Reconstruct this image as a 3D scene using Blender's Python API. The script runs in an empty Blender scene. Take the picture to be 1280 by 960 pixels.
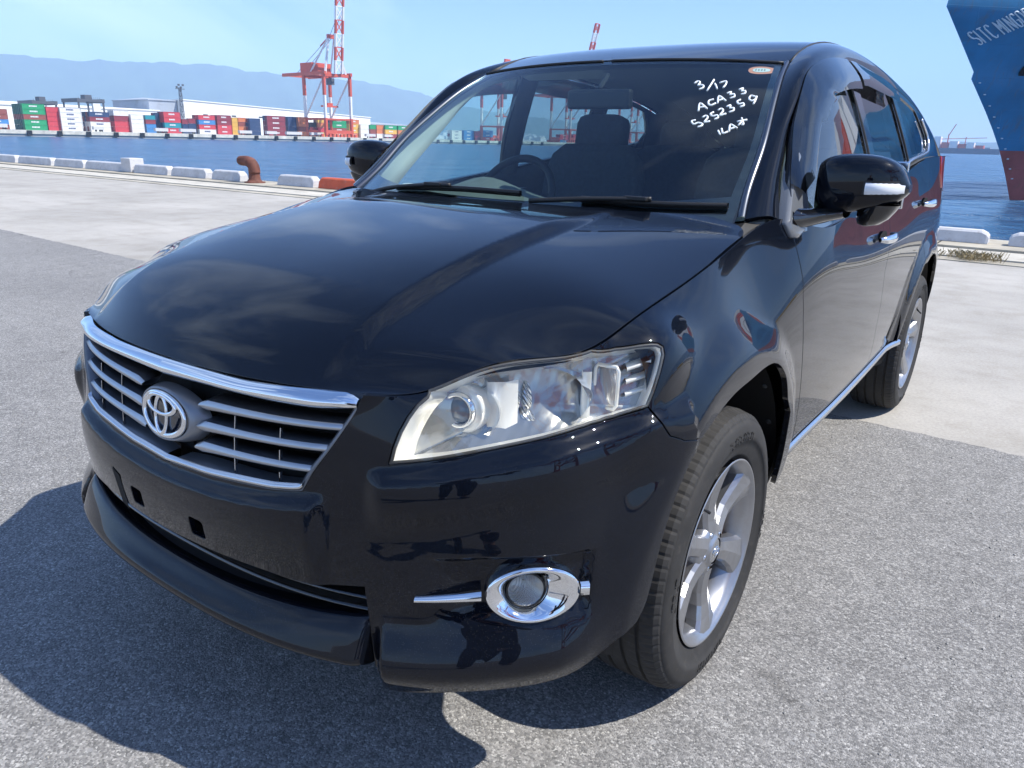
import bpy, math, random
import numpy as np
from mathutils import Matrix, Vector
from mathutils.geometry import delaunay_2d_cdt
random.seed(7)
C = bpy.context.scene.collection
# ------------------------------------------------------------ camera
cam_d = bpy.data.cameras.new('camera'); cam = bpy.data.objects.new('camera', cam_d); C.objects.link(cam)
CAM = (1.42776, -1.64557, 1.31558, -0.62081, 0.31401, 0.02517, 939.02324)
def cam_axes(yaw, pitch, roll):
    cy, sy, cp, sp = math.cos(yaw), math.sin(yaw), math.cos(pitch), math.sin(pitch)
    f = Vector((sy*cp, cy*cp, -sp)); r = Vector((cy, -sy, 0)); u = r.cross(f)
    return (r*math.cos(roll)+u*math.sin(roll), u*math.cos(roll)-r*math.sin(roll), f)
r_, u_, f_ = cam_axes(*CAM[3:6])
cam.matrix_world = Matrix(((r_.x, u_.x, -f_.x, CAM[0]), (r_.y, u_.y, -f_.y, CAM[1]), (r_.z, u_.z, -f_.z, CAM[2]), (0, 0, 0, 1)))
cam_d.sensor_fit = 'HORIZONTAL'; cam_d.sensor_width = 36; cam_d.lens = CAM[6]*36/1280
cam_d.clip_start = .05; cam_d.clip_end = 30000
bpy.context.scene.camera = cam
# ------------------------------------------------------------ sky and sun
SUN = Vector((.68, .27, 1.0)).normalized()
elev = math.asin(SUN.z); azim = math.atan2(SUN.x, SUN.y)      # clockwise from +Y
w = bpy.data.worlds.new('World'); bpy.context.scene.world = w; w.use_nodes = True
nt = w.node_tree; nt.nodes.clear()
sky = nt.nodes.new('ShaderNodeTexSky'); sky.sky_type = 'NISHITA'; sky.sun_disc = False
sky.sun_elevation = elev; sky.sun_rotation = azim; sky.air_density = 1.0; sky.dust_density = .0; sky.ozone_density = 1.5; sky.altitude = 0
# thin cirrus: streaks in the upper sky, mixed over the sky colour
tc = nt.nodes.new('ShaderNodeTexCoord'); mp = nt.nodes.new('ShaderNodeMapping'); mp.inputs['Scale'].default_value = (1.1, 2.6, 3.0); mp.inputs['Rotation'].default_value = (0, 0, .5)
no = nt.nodes.new('ShaderNodeTexNoise'); no.inputs['Scale'].default_value = 1.1; no.inputs['Detail'].default_value = 4.2; no.inputs['Roughness'].default_value = .55; no.inputs['Distortion'].default_value = .8
rp = nt.nodes.new('ShaderNodeValToRGB'); rp.color_ramp.elements[0].position = .50; rp.color_ramp.elements[1].position = .78; rp.color_ramp.elements[1].color = (.72, .72, .72, 1)
mx = nt.nodes.new('ShaderNodeMixRGB'); mx.inputs[2].default_value = (7.6, 8.9, 10.4, 1)
bg = nt.nodes.new('ShaderNodeBackground'); bg.inputs[1].default_value = .12
out = nt.nodes.new('ShaderNodeOutputWorld')
L = nt.links.new
L(tc.outputs['Generated'], mp.inputs[0]); L(mp.outputs[0], no.inputs['Vector']); L(no.outputs[0], rp.inputs[0]); L(rp.outputs[0], mx.inputs[0])
tn = nt.nodes.new('ShaderNodeMixRGB'); tn.blend_type = 'MULTIPLY'; tn.inputs[0].default_value = 1; tn.inputs[2].default_value = (.66, .82, 1.14, 1); L(sky.outputs[0], tn.inputs[1]); L(tn.outputs[0], mx.inputs[1]); L(mx.outputs[0], bg.inputs[0]); L(bg.outputs[0], out.inputs[0])
sd = bpy.data.lights.new('sun', 'SUN'); sd.energy = 5.0; sd.angle = math.radians(.5); sd.color = (1, .955, .88)
so = bpy.data.objects.new('sun', sd); C.objects.link(so); so.rotation_euler = SUN.to_track_quat('Z', 'Y').to_euler()
vs = bpy.context.scene.view_settings; vs.view_transform = 'Standard'; vs.look = 'None'; vs.gamma = 1; vs.use_curve_mapping = False; vs.exposure = 0.55
bpy.context.scene.cycles.max_bounces = 12; bpy.context.scene.cycles.transparent_max_bounces = 16
bpy.context.scene.cycles.use_denoising = True; bpy.context.scene.cycles.volume_bounces = 2

# ------------------------------------------------------------ materials
def mat(name, col=(.5, .5, .5), rough=.5, metal=0, coat=0, coat_rough=.03, trans=0, ior=1.45, alpha=1, emit=None, spec=.5):
    m = bpy.data.materials.new(name); m.use_nodes = True
    b = m.node_tree.nodes['Principled BSDF']; i = b.inputs
    i['Base Color'].default_value = (*col, 1); i['Roughness'].default_value = rough; i['Metallic'].default_value = metal
    i['Coat Weight'].default_value = coat; i['Coat Roughness'].default_value = coat_rough; i['IOR'].default_value = ior
    i['Transmission Weight'].default_value = trans; i['Alpha'].default_value = alpha; i['Specular IOR Level'].default_value = spec
    return m
def N(m, t, **k):
    n = m.node_tree.nodes.new(t)
    for a, v in k.items():
        if a in n.inputs: n.inputs[a].default_value = v
        else: setattr(n, a, v)
    return n
def LK(m, a, b): m.node_tree.links.new(a, b)
def P(m): return m.node_tree.nodes['Principled BSDF']
def ramp(m, src, stops, inp=None):
    r = N(m, 'ShaderNodeValToRGB'); e = r.color_ramp.elements
    while len(e) < len(stops): e.new(.5)
    for k, (p, c) in zip(e, stops): k.position = p; k.color = (*c, 1) if len(c) == 3 else c
    LK(m, src, r.inputs[0])
    if inp: LK(m, r.outputs[0], inp)
    return r.outputs[0]
def bump(m, src, strength, dist=.01, prev=None):
    b = N(m, 'ShaderNodeBump'); b.inputs['Strength'].default_value = strength; b.inputs['Distance'].default_value = dist
    LK(m, src, b.inputs['Height'])
    if prev: LK(m, prev, b.inputs['Normal'])
    return b.outputs[0]
def noise(m, scale, detail=4, rough=.5, co=None, dist=0):
    n = N(m, 'ShaderNodeTexNoise'); n.inputs['Scale'].default_value = scale; n.inputs['Detail'].default_value = detail; n.inputs['Roughness'].default_value = rough; n.inputs['Distortion'].default_value = dist
    if co is None: co = N(m, 'ShaderNodeNewGeometry').outputs['Position']
    LK(m, co, n.inputs['Vector']); return n.outputs[0]
def weathered(name, col, var=.25, scale=2., rough=.6, dirt=(.12, .08, .05), dirt_amt=.4, **k):
    """a colour with soft mottling and stains"""
    m = mat(name, col, rough, **k); n = noise(m, scale, 6, .6)
    a = tuple(c*(1-var) for c in col); b = tuple(min(1, c*(1+var*.5)) for c in col)
    c1 = ramp(m, n, [(.3, a), (.7, b)])
    n2 = noise(m, scale*3.1, 8, .7); mk = ramp(m, n2, [(.55, (0, 0, 0)), (.75, (dirt_amt,)*3)])
    mxx = N(m, 'ShaderNodeMixRGB'); mxx.inputs[2].default_value = (*dirt, 1); LK(m, mk, mxx.inputs[0]); LK(m, c1, mxx.inputs[1]); LK(m, mxx.outputs[0], P(m).inputs['Base Color'])
    return m
M = {}
def paint():
    m = mat('black_car_paint', (.0027, .0042, .0085), .32, .0, 1.0, .012, spec=.02); P(m).inputs['Coat IOR'].default_value = 1.41
    # dust and dried drops on the lacquer: faint pale specks, mostly low on the body
    v = N(m, 'ShaderNodeTexVoronoi'); v.inputs['Scale'].default_value = 260; g = N(m, 'ShaderNodeNewGeometry'); LK(m, g.outputs['Position'], v.inputs['Vector'])
    d = ramp(m, v.outputs['Distance'], [(.06, (1, 1, 1)), (.20, (0, 0, 0))])
    n = noise(m, 5, 5, .6); nm = ramp(m, n, [(.42, (0, 0, 0)), (.72, (1, 1, 1))])
    sp = N(m, 'ShaderNodeSeparateXYZ'); LK(m, g.outputs['Position'], sp.inputs[0])
    lo = N(m, 'ShaderNodeMapRange'); lo.inputs['From Min'].default_value = .85; lo.inputs['From Max'].default_value = .30; lo.inputs['To Min'].default_value = .03; lo.inputs['To Max'].default_value = .38; LK(m, sp.outputs['Z'], lo.inputs['Value'])
    a = N(m, 'ShaderNodeMath', operation='MULTIPLY'); LK(m, d, a.inputs[0]); LK(m, nm, a.inputs[1])
    b = N(m, 'ShaderNodeMath', operation='MULTIPLY'); LK(m, a.outputs[0], b.inputs[0]); LK(m, lo.outputs[0], b.inputs[1])
    film = N(m, 'ShaderNodeMath', operation='MULTIPLY_ADD'); LK(m, lo.outputs[0], film.inputs[0]); film.inputs[1].default_value = .012; LK(m, b.outputs[0], film.inputs[2])
    mxx = N(m, 'ShaderNodeMixRGB'); LK(m, film.outputs[0], mxx.inputs[0]); mxx.inputs[1].default_value = (.0027, .0042, .0085, 1); mxx.inputs[2].default_value = (.30, .27, .23, 1)
    LK(m, mxx.outputs[0], P(m).inputs['Base Color'])
    cr = N(m, 'ShaderNodeMath', operation='MULTIPLY_ADD'); LK(m, film.outputs[0], cr.inputs[0]); cr.inputs[1].default_value = .25; cr.inputs[2].default_value = .012; LK(m, cr.outputs[0], P(m).inputs['Coat Roughness'])
    return m
M['paint'] = paint()
M['chrome'] = mat('chrome', (.86, .87, .88), .06, 1)
M['satin'] = mat('satin_chrome', (.62, .64, .67), .22, 1)
M['dark_satin'] = mat('dark_satin_trim', (.16, .17, .19), .30, 1)
M['grille_grey'] = mat('grille_grey_plastic', (.15, .16, .18), .34, .5)
M['black'] = mat('black_plastic', (.012, .012, .013), .45)
M['gloss_black'] = mat('gloss_black', (.006, .006, .007), .08, coat=1)
M['dark'] = mat('dark_void', (.004, .004, .004), .8)
M['rubber'] = weathered('tyre_rubber', (.028, .027, .026), .3, 14, .75, (.11, .095, .08), .30)
M['seal'] = mat('rubber_seal', (.018, .018, .019), .5)
M['alloy'] = weathered('silver_alloy', (.38, .385, .40), .12, 9, .30, (.20, .17, .14), .25, metal=.85, coat=.2)
M['rotor'] = weathered('rusty_steel', (.20, .13, .09), .4, 20, .6, (.30, .12, .05), .8, metal=.5)
M['hl_reflector'] = mat('lamp_reflector', (.93, .94, .95), .10, 1)
M['hl_white'] = mat('lamp_silver_trim', (.90, .89, .86), .28, .45)
M['slat_satin'] = mat('slat_satin', (.46, .47, .49), .30, .9)
M['taupe'] = mat('lamp_seal_taupe', (.045, .043, .042), .5)
M['bulb'] = mat('bulb_glass', (.55, .60, .68), .05, trans=.6)
M['red_lens'] = mat('red_lens', (.55, .02, .02), .08, coat=1)
M['trim'] = weathered('interior_grey', (.055, .058, .060), .2, 30, .7)
M['trim_pale'] = mat('interior_pale_trim', (.42, .43, .41), .75)
M['seat'] = weathered('seat_cloth', (.045, .050, .060), .3, 60, .9, (.03, .03, .03), .2)
M['sticker'] = mat('orange_sticker', (.80, .30, .18), .5)
M['sticker_white'] = mat('white_sticker', (.75, .74, .70), .5)
M['chalk'] = mat('white_marker_pen', (.80, .84, .84), .8)
M['rust'] = weathered('rusty_iron', (.15, .055, .038), .45, 5, .75, (.40, .20, .12), .5)
def thin_glass(name, tint, gloss=1.0, ior=1.5, r0=.075):
    """sheet glass: clear with a Fresnel reflection on top"""
    m = bpy.data.materials.new(name); m.use_nodes = True; nt = m.node_tree; nt.nodes.clear()
    t = nt.nodes.new('ShaderNodeBsdfTransparent'); t.inputs[0].default_value = (*tint, 1)
    g = nt.nodes.new('ShaderNodeBsdfGlossy'); g.inputs['Roughness'].default_value = .01; g.inputs[0].default_value = (gloss, gloss, gloss, 1)
    lw = nt.nodes.new('ShaderNodeLayerWeight'); lw.inputs[0].default_value = .5; pw_ = nt.nodes.new('ShaderNodeMath'); pw_.operation = 'POWER'; pw_.inputs[1].default_value = 4.6; nt.links.new(lw.outputs['Facing'], pw_.inputs[0])
    f = nt.nodes.new('ShaderNodeMath'); f.operation = 'MULTIPLY_ADD'; f.inputs[1].default_value = 1-r0; f.inputs[2].default_value = r0; nt.links.new(pw_.outputs[0], f.inputs[0])
    mx = nt.nodes.new('ShaderNodeMixShader'); o = nt.nodes.new('ShaderNodeOutputMaterial')
    nt.links.new(f.outputs[0], mx.inputs[0]); nt.links.new(t.outputs[0], mx.inputs[1]); nt.links.new(g.outputs[0], mx.inputs[2]); nt.links.new(mx.outputs[0], o.inputs[0])
    return m
M['windshield'] = thin_glass('windshield_glass', (.74, .88, .86), 1, 1.6, r0=.06)
M['side_glass'] = thin_glass('side_glass', (.74, .88, .84), 1, 1.6)
M['rear_glass'] = thin_glass('privacy_glass', (.42, .50, .50), 1, 1.6)
M['visor_glass'] = thin_glass('smoked_acrylic', (.10, .09, .08), 1, 1.6)
M['lens'] = thin_glass('clear_lens', (.95, .95, .91), .9, 1.45, r0=.05)
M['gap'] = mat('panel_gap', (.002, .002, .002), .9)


def _spl(knots, q):
    """natural cubic spline interpolation matrix"""
    k = np.asarray(knots, float); n = len(k); h = np.diff(k)
    A = np.zeros((n, n)); B = np.zeros((n, n)); A[0, 0] = A[-1, -1] = 1
    for i in range(1, n-1):
        A[i, i-1] = h[i-1]; A[i, i] = 2*(h[i-1]+h[i]); A[i, i+1] = h[i]
        B[i, i-1] = 6/h[i-1]; B[i, i] = -6/h[i-1]-6/h[i]; B[i, i+1] = 6/h[i]
    S = np.linalg.solve(A, B)
    q = np.asarray(q, float); j = np.clip(np.searchsorted(k, q, side='right')-1, 0, n-2)
    hh = h[j]; a = (k[j+1]-q)/hh; b = (q-k[j])/hh; m = np.zeros((len(q), n)); r = np.arange(len(q))
    m[r, j] += a; m[r, j+1] += b
    m += ((a**3-a)*hh**2/6)[:, None]*S[j] + ((b**3-b)*hh**2/6)[:, None]*S[j+1]
    return m

class Surf:
    """smooth surface through a grid of points [u][v] -> 3-D; params are knot lengths in metres"""
    def __init__(self, P, disp=None, flip=False, symu=False):
        P = np.array(P, float); self.symu = symu
        if symu:                                   # first column lies on the symmetry plane x = 0
            M = P[1:][::-1].copy(); M[..., 0] *= -1; P = np.concatenate([M, P])
        self.P = P; self.disp = disp; self.flip = flip
        du = np.linalg.norm(np.diff(P, axis=0), axis=2).mean(1); dv = np.linalg.norm(np.diff(P, axis=1), axis=2).mean(0)
        self.ku = np.concatenate([[0], np.cumsum(du)]); self.kv = np.concatenate([[0], np.cumsum(dv)])
        if symu: self.ku -= self.ku[len(P)//2]
        self.g = None
    def ev(self, u, v):
        u = np.asarray(u, float); v = np.asarray(v, float)
        Mu = _spl(self.ku, u); Mv = _spl(self.kv, v)
        p = np.einsum('ni,nj,ijk->nk', Mu, Mv, self.P)
        if self.disp: p = self.disp(p)
        return p
    def nrm(self, u, v, e=.004):
        u = np.asarray(u, float); v = np.asarray(v, float)
        a = self.ev(np.clip(u+e, self.ku[0], self.ku[-1]), v)-self.ev(np.clip(u-e, self.ku[0], self.ku[-1]), v)
        b = self.ev(u, np.clip(v+e, self.kv[0], self.kv[-1]))-self.ev(u, np.clip(v-e, self.kv[0], self.kv[-1]))
        n = np.cross(a, b); n /= np.linalg.norm(n, axis=1)[:, None]+1e-12
        return -n if self.flip else n
    def dense(self, step=.02):
        if self.g is None:
            nu = max(8, int((self.ku[-1]-self.ku[0])/step)); nv = max(8, int((self.kv[-1]-self.kv[0])/step))
            U = np.linspace(self.ku[0], self.ku[-1], nu); V = np.linspace(self.kv[0], self.kv[-1], nv)
            p = np.einsum('ai,bj,ijk->abk', _spl(self.ku, U), _spl(self.kv, V), self.P)
            if self.disp: p = self.disp(p.reshape(-1, 3)).reshape(nu, nv, 3)
            self.g = (U, V, p)
        return self.g
    def near(self, pts, keep=None):
        """closest parameters (u, v) for 3-D points; keep masks coordinates, e.g. (0,1,1) ignores x"""
        U, V, p = self.dense(); w = np.array(keep if keep else (1, 1, 1), float); out = []
        for q in np.atleast_2d(pts):
            d = (((p-q)*w)**2).sum(2)
            if keep and not keep[1]: d = d+(p[..., 1] > .5)*9
            if keep and q[0] >= 0: d = d+(p[..., 0] < -.001)*9
            if keep and q[0] < 0: d = d+(p[..., 0] > .001)*9
            i, j = np.unravel_index(d.argmin(), d.shape); u, v = U[i], V[j]
            for _ in range(4):                      # Gauss-Newton refinement
                e = 1e-3; b = self.ev([u], [v])[0]
                Ju = (self.ev([min(u+e, U[-1])], [v])[0]-self.ev([max(u-e, U[0])], [v])[0])*w
                Jv = (self.ev([u], [min(v+e, V[-1])])[0]-self.ev([u], [max(v-e, V[0])])[0])*w
                Ju /= (min(u+e, U[-1])-max(u-e, U[0])); Jv /= (min(v+e, V[-1])-max(v-e, V[0]))
                J = np.stack([Ju, Jv], 1); r = (q-b)*w
                dd = np.linalg.lstsq(J.T@J+1e-9*np.eye(2), J.T@r, rcond=None)[0]
                dd = np.clip(dd, -.03, .03)
                u = min(max(u+dd[0], U[0]), U[-1]); v = min(max(v+dd[1], V[0]), V[-1])
            out.append((u, v))
        return np.array(out)

def sstep(x, a, b):
    t = np.clip((x-a)/(b-a), 0, 1); return t*t*(3-2*t)

# ------------------------------------------------------------ lower body wrap (nose, wings, doors, quarters)
WHEEL_Y = (0.0, 2.66); WHEEL_Z = .355
BASE = [(0,-.885),(.20,-.879),(.36,-.858),(.50,-.814),(.62,-.757),(.718,-.685),(.80,-.605),(.855,-.50),(.885,-.38),(.893,-.22),(.893,0),(.890,.2),
        (.888,.38),(.890,.6),(.895,1.0),(.897,1.5),(.893,2.0),(.890,2.3),(.888,2.66),(.880,2.95),(.862,3.2),(.80,3.44),(.66,3.56),(.36,3.62),(0,3.635)]
#           z    d
PF = [(.20,-.060),(.30,-.015),(.42,0),(.55,.004),(.67,.000),(.75,-.006),(.81,-.014),(.855,-.022)]
PC = [(.22,-.045),(.32,-.006),(.43,.006),(.54,.006),(.65,-.002),(.735,-.018),(.80,-.038),(.865,-.066)]
PW = [(.24,-.030),(.35,-.012),(.46,-.003),(.58,0),(.70,0),(.80,-.004),(.88,-.015),(.945,-.040)]
PW2= [(.24,-.055),(.35,-.025),(.46,-.008),(.58,0),(.72,0),(.86,-.004),(.98,-.018),(1.06,-.042)]
PD = [(.24,-.090),(.36,-.040),(.48,-.015),(.60,-.002),(.75,.004),(.88,.006),(.97,.002),(1.04,-.010)]
PD2= [(.24,-.090),(.36,-.040),(.48,-.015),(.62,0),(.78,.006),(.94,.006),(1.06,-.002),(1.16,-.018)]
PR = [(.26,-.090),(.38,-.040),(.50,-.010),(.62,0),(.76,.004),(.90,.0),(1.03,-.010),(1.15,-.025)]
PF3= [(.20,-.050),(.30,-.005),(.42,.006),(.55,.006),(.67,.000),(.75,-.007),(.81,-.015),(.855,-.024)]
PROF = {0:PF,1:PF,2:PF,3:PF3,5:PC,6:PC,7:PC,8:PW,10:PW,11:PW,13:PD,15:PD,17:PD2,18:PD2,20:PR,22:PR,24:PR}
TOP = [(0,-.862,.878),(.20,-.855,.880),(.36,-.836,.885),(.50,-.785,.887),(.574,-.713,.891),(.637,-.640,.927),(.695,-.556,.9395),(.755,-.474,.947),
       (.787,-.38,.984),(.792,-.22,1.016),(.792,0,1.056),(.789,.2,1.099),(.808,.395,1.137),(.860,.6,1.104),(.868,1.0,1.125),(.868,1.5,1.180),(.862,2.0,1.245),
       (.856,2.3,1.275),(.850,2.66,1.29),(.845,2.95,1.29),(.82,3.2,1.29),(.75,3.42,1.28),(.62,3.53,1.27),(.34,3.58,1.26),(0,3.59,1.26)]

def body_grid():
    n = len(BASE); B = np.array(BASE, float); G = []
    keys = sorted(PROF)
    ext = np.concatenate([[B[1]*[-1, 1]], B, [B[-2]*[-1, 1]]])
    for i in range(n):
        t = ext[i+2]-ext[i]; t /= np.linalg.norm(t); nn = np.array([t[1], -t[0]])
        a = max(k for k in keys if k <= i); b = min(k for k in keys if k >= i); f = 0 if a == b else (i-a)/(b-a)
        pr = np.array(PROF[a])*(1-f)+np.array(PROF[b])*f
        col = [(B[i, 0]+nn[0]*d, B[i, 1]+nn[1]*d, z) for z, d in pr]
        if i == 0: col = [(0, y, z) for _, y, z in col]
        if i == n-1: col = [(0, y, z) for _, y, z in col]
        G.append(col+[TOP[i]])
    return np.array(G)

def flare(p):
    """wheel arch flares: a raised band round each wheel"""
    p = p.copy(); sgn = np.where(p[:, 0] < 0, -1, 1)
    for wy, amt in ((0.0, .030), (2.66, .028)):
        dy = p[:, 1]-wy; r = np.hypot(dy, np.maximum(p[:, 2]-WHEEL_Z, -.3)*1.0)
        k = (1-sstep(r, .492, .60))*sstep(np.abs(p[:, 0]), .60, .84)
        if wy == 0: k = k*sstep(-dy, -.62, -.40) if False else k
        p[:, 0] += sgn*amt*k
    return p
def front_feat(p):
    """creases of the front bumper: ledge below the grille, shelf below the lamps, lower corner, fog recess"""
    ax = np.abs(p[:, 0]); y = p[:, 1]; z = p[:, 2]; fr = (y < -.30) & (z < .9)
    nx = np.sign(p[:, 0])*np.clip((ax-.25)/.6, 0, 1)**1.3*1.35; ny = -np.ones(len(p)); L_ = np.hypot(nx, ny)
    d = np.zeros(len(p))
    zg = .655+.035*(ax/.38)**2
    g = sstep(zg-z, 0, .032)*(1-sstep(zg-z, .06, .20)*.55)*(1-sstep(ax, .405, .445)); d += .022*g
    zh = .78034-.19888*ax+.31396*ax*ax-.002
    s_ = sstep(zh-z, .001, .034)*(1-sstep(zh-z, .045, .15))*sstep(ax, .50, .545); d += .020*s_
    zc = np.interp(ax, [.53,.70,.767,.826,.88], [.462,.472,.484,.498,.52])
    c_ = sstep(zc-z, -.01, .095)*(1-.5*sstep(zc-z, .10, .17))*sstep(ax, .528, .545)*(1-sstep(ax, .80, .89)); d += .040*c_
    f_ = sstep(z, .455, .500)*(1-sstep(z, .588, .596))*sstep(ax, .60, .70)*(1-sstep(ax, .832, .842)); d -= .018*f_
    d = d*fr; q = p.copy(); q[:, 0] += d*nx/L_; q[:, 1] += d*ny/L_; return q
def body_disp(p):
    return front_feat(flare(p))
def body_surf():
    return Surf(body_grid(), disp=body_disp, symu=True)

# ------------------------------------------------------------ bonnet: rows from front to rear, columns from centre outwards
def hood_surf():
    ed = [(.515,-.772,.886)]+TOP[4:12]+[(.776,.275,1.116),(.715,.318,1.140)]
    cn = [(-.862,.878),(-.835,.912),(-.765,.958),(-.64,1.005),(-.47,1.050),(-.31,1.080),(-.15,1.105),(-.02,1.122),(.08,1.133),(.135,1.139),(.165,1.142)]
    G = []
    for (xe, ye, ze), (yc, zc) in zip(ed, cn):
        r = []
        for f in (0, .25, .5, .7, .86, .95, 1.0):
            k = f**3.2
            r.append((xe*f, yc+(ye-yc)*f**2.2, zc+(ze-zc)*k))
        G.append(r)
    A = np.array(G).transpose(1, 0, 2)     # u = outwards, v = rearwards
    return Surf(A, disp=crease, symu=True)
def crease(p):
    """two raised ridges running back and outwards along the bonnet: the centre is a raised panel"""
    p = p.copy(); ax = np.abs(p[:, 0]); y = p[:, 1]
    xc = np.interp(y, [-.9,-.7,-.3,.1,.4], [.40,.415,.425,.43,.44])
    h = .023*sstep(y, -.84, -.60)*(1-sstep(y, -.10, .16)*.9)
    p[:, 2] += h*(1-sstep(ax, xc-.022, xc+.020))
    return p

# ------------------------------------------------------------ greenhouse
def side_x(y, z):
    h = z-1.1
    tp = np.clip((1.15-y)/.65, 0, 1)**1.3*np.clip(h/.28, 0, 1)*.058
    return -tp+.862-.215*h-.27*h*h*np.sign(h)-.035*np.clip((y-2.2)/1.2, 0, 2)**2-.02*np.clip((.9-y)/.6, 0, 1)**2
def side_surf():
    ys = [.25,.5,.8,1.2,1.6,2.0,2.4,2.8,3.1,3.35,3.6]; zs = [1.02,1.12,1.24,1.36,1.48,1.60,1.68]
    return Surf([[(side_x(y, z), y, z) for z in zs] for y in ys])
RAIL_A = [(.742,.350,1.132),(.718,.445,1.206),(.704,.554,1.300),(.676,.679,1.396),(.642,.82,1.493),(.612,.965,1.566),(.600,1.16,1.636),(.598,1.5,1.682),(.600,2.0,1.668),(.592,2.5,1.610),(.578,2.95,1.525),(.560,3.25,1.42),(.54,3.5,1.32)]
RAIL_C = [(.838,.44,1.125),(.822,.505,1.215),(.793,.580,1.290),(.76,.668,1.375),(.72,.775,1.465),(.70,.90,1.540),(.70,1.12,1.590),(.697,1.5,1.614),(.698,2.0,1.592),(.700,2.5,1.540),(.705,2.9,1.465),(.71,3.2,1.37),(.71,3.48,1.26)]
def rail_surf():
    G = []
    for a, c in zip(RAIL_A, RAIL_C):
        a = np.array(a); c = np.array((side_x(c[1], c[2])-.030*float(np.clip((.80-c[1])/.3, 0, 1)), c[1], c[2])); m = (a+c)/2; w = np.linalg.norm(a-c)
        o = np.array([.72, -.35 if c[1] < 1.1 else 0, .62]); o /= np.linalg.norm(o)
        G.append([a, a*.7+c*.3+o*w*.15, a*.35+c*.65+o*w*.17, c])
    return Surf(G)
def roof_surf():
    G = []
    zy = [(1.592,.885),(1.650,1.10),(1.700,1.48),(1.706,2.0),(1.668,2.55),(1.60,3.05),(1.52,3.38),(1.45,3.62)]
    A = [RAIL_A[i] for i in (5,6,7,8,9,10,11,12)]; A[0] = (.602,.970,1.568)
    for a, (zc, yc) in zip(A, zy):
        G.append([(a[0]*f, yc+(a[1]-yc)*f**2.2, zc+(a[2]-zc)*f**2.6) for f in (0,.3,.6,.82,1)])
    return Surf(np.array(G).transpose(1, 0, 2), symu=True)
def glass_surf():
    E_ = [(.730,.26,1.06),(.716,.36,1.140),(.703,.445,1.206),(.692,.554,1.300),(.664,.679,1.396),(.630,.82,1.493),(.598,.960,1.570)]
    C_ = [(0,.055,1.03),(0,.155,1.100),(0,.245,1.165),(0,.395,1.275),(0,.555,1.382),(0,.72,1.487),(0,.885,1.590)]
    G = []
    for e, c in zip(E_, C_):
        G.append([(e[0]*f, c[1]+(e[1]-c[1])*f**2.3, c[2]+(e[2]-c[2])*f**2.3) for f in (0,.3,.6,.82,1)])
    return Surf(np.array(G).transpose(1, 0, 2), symu=True)

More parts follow.
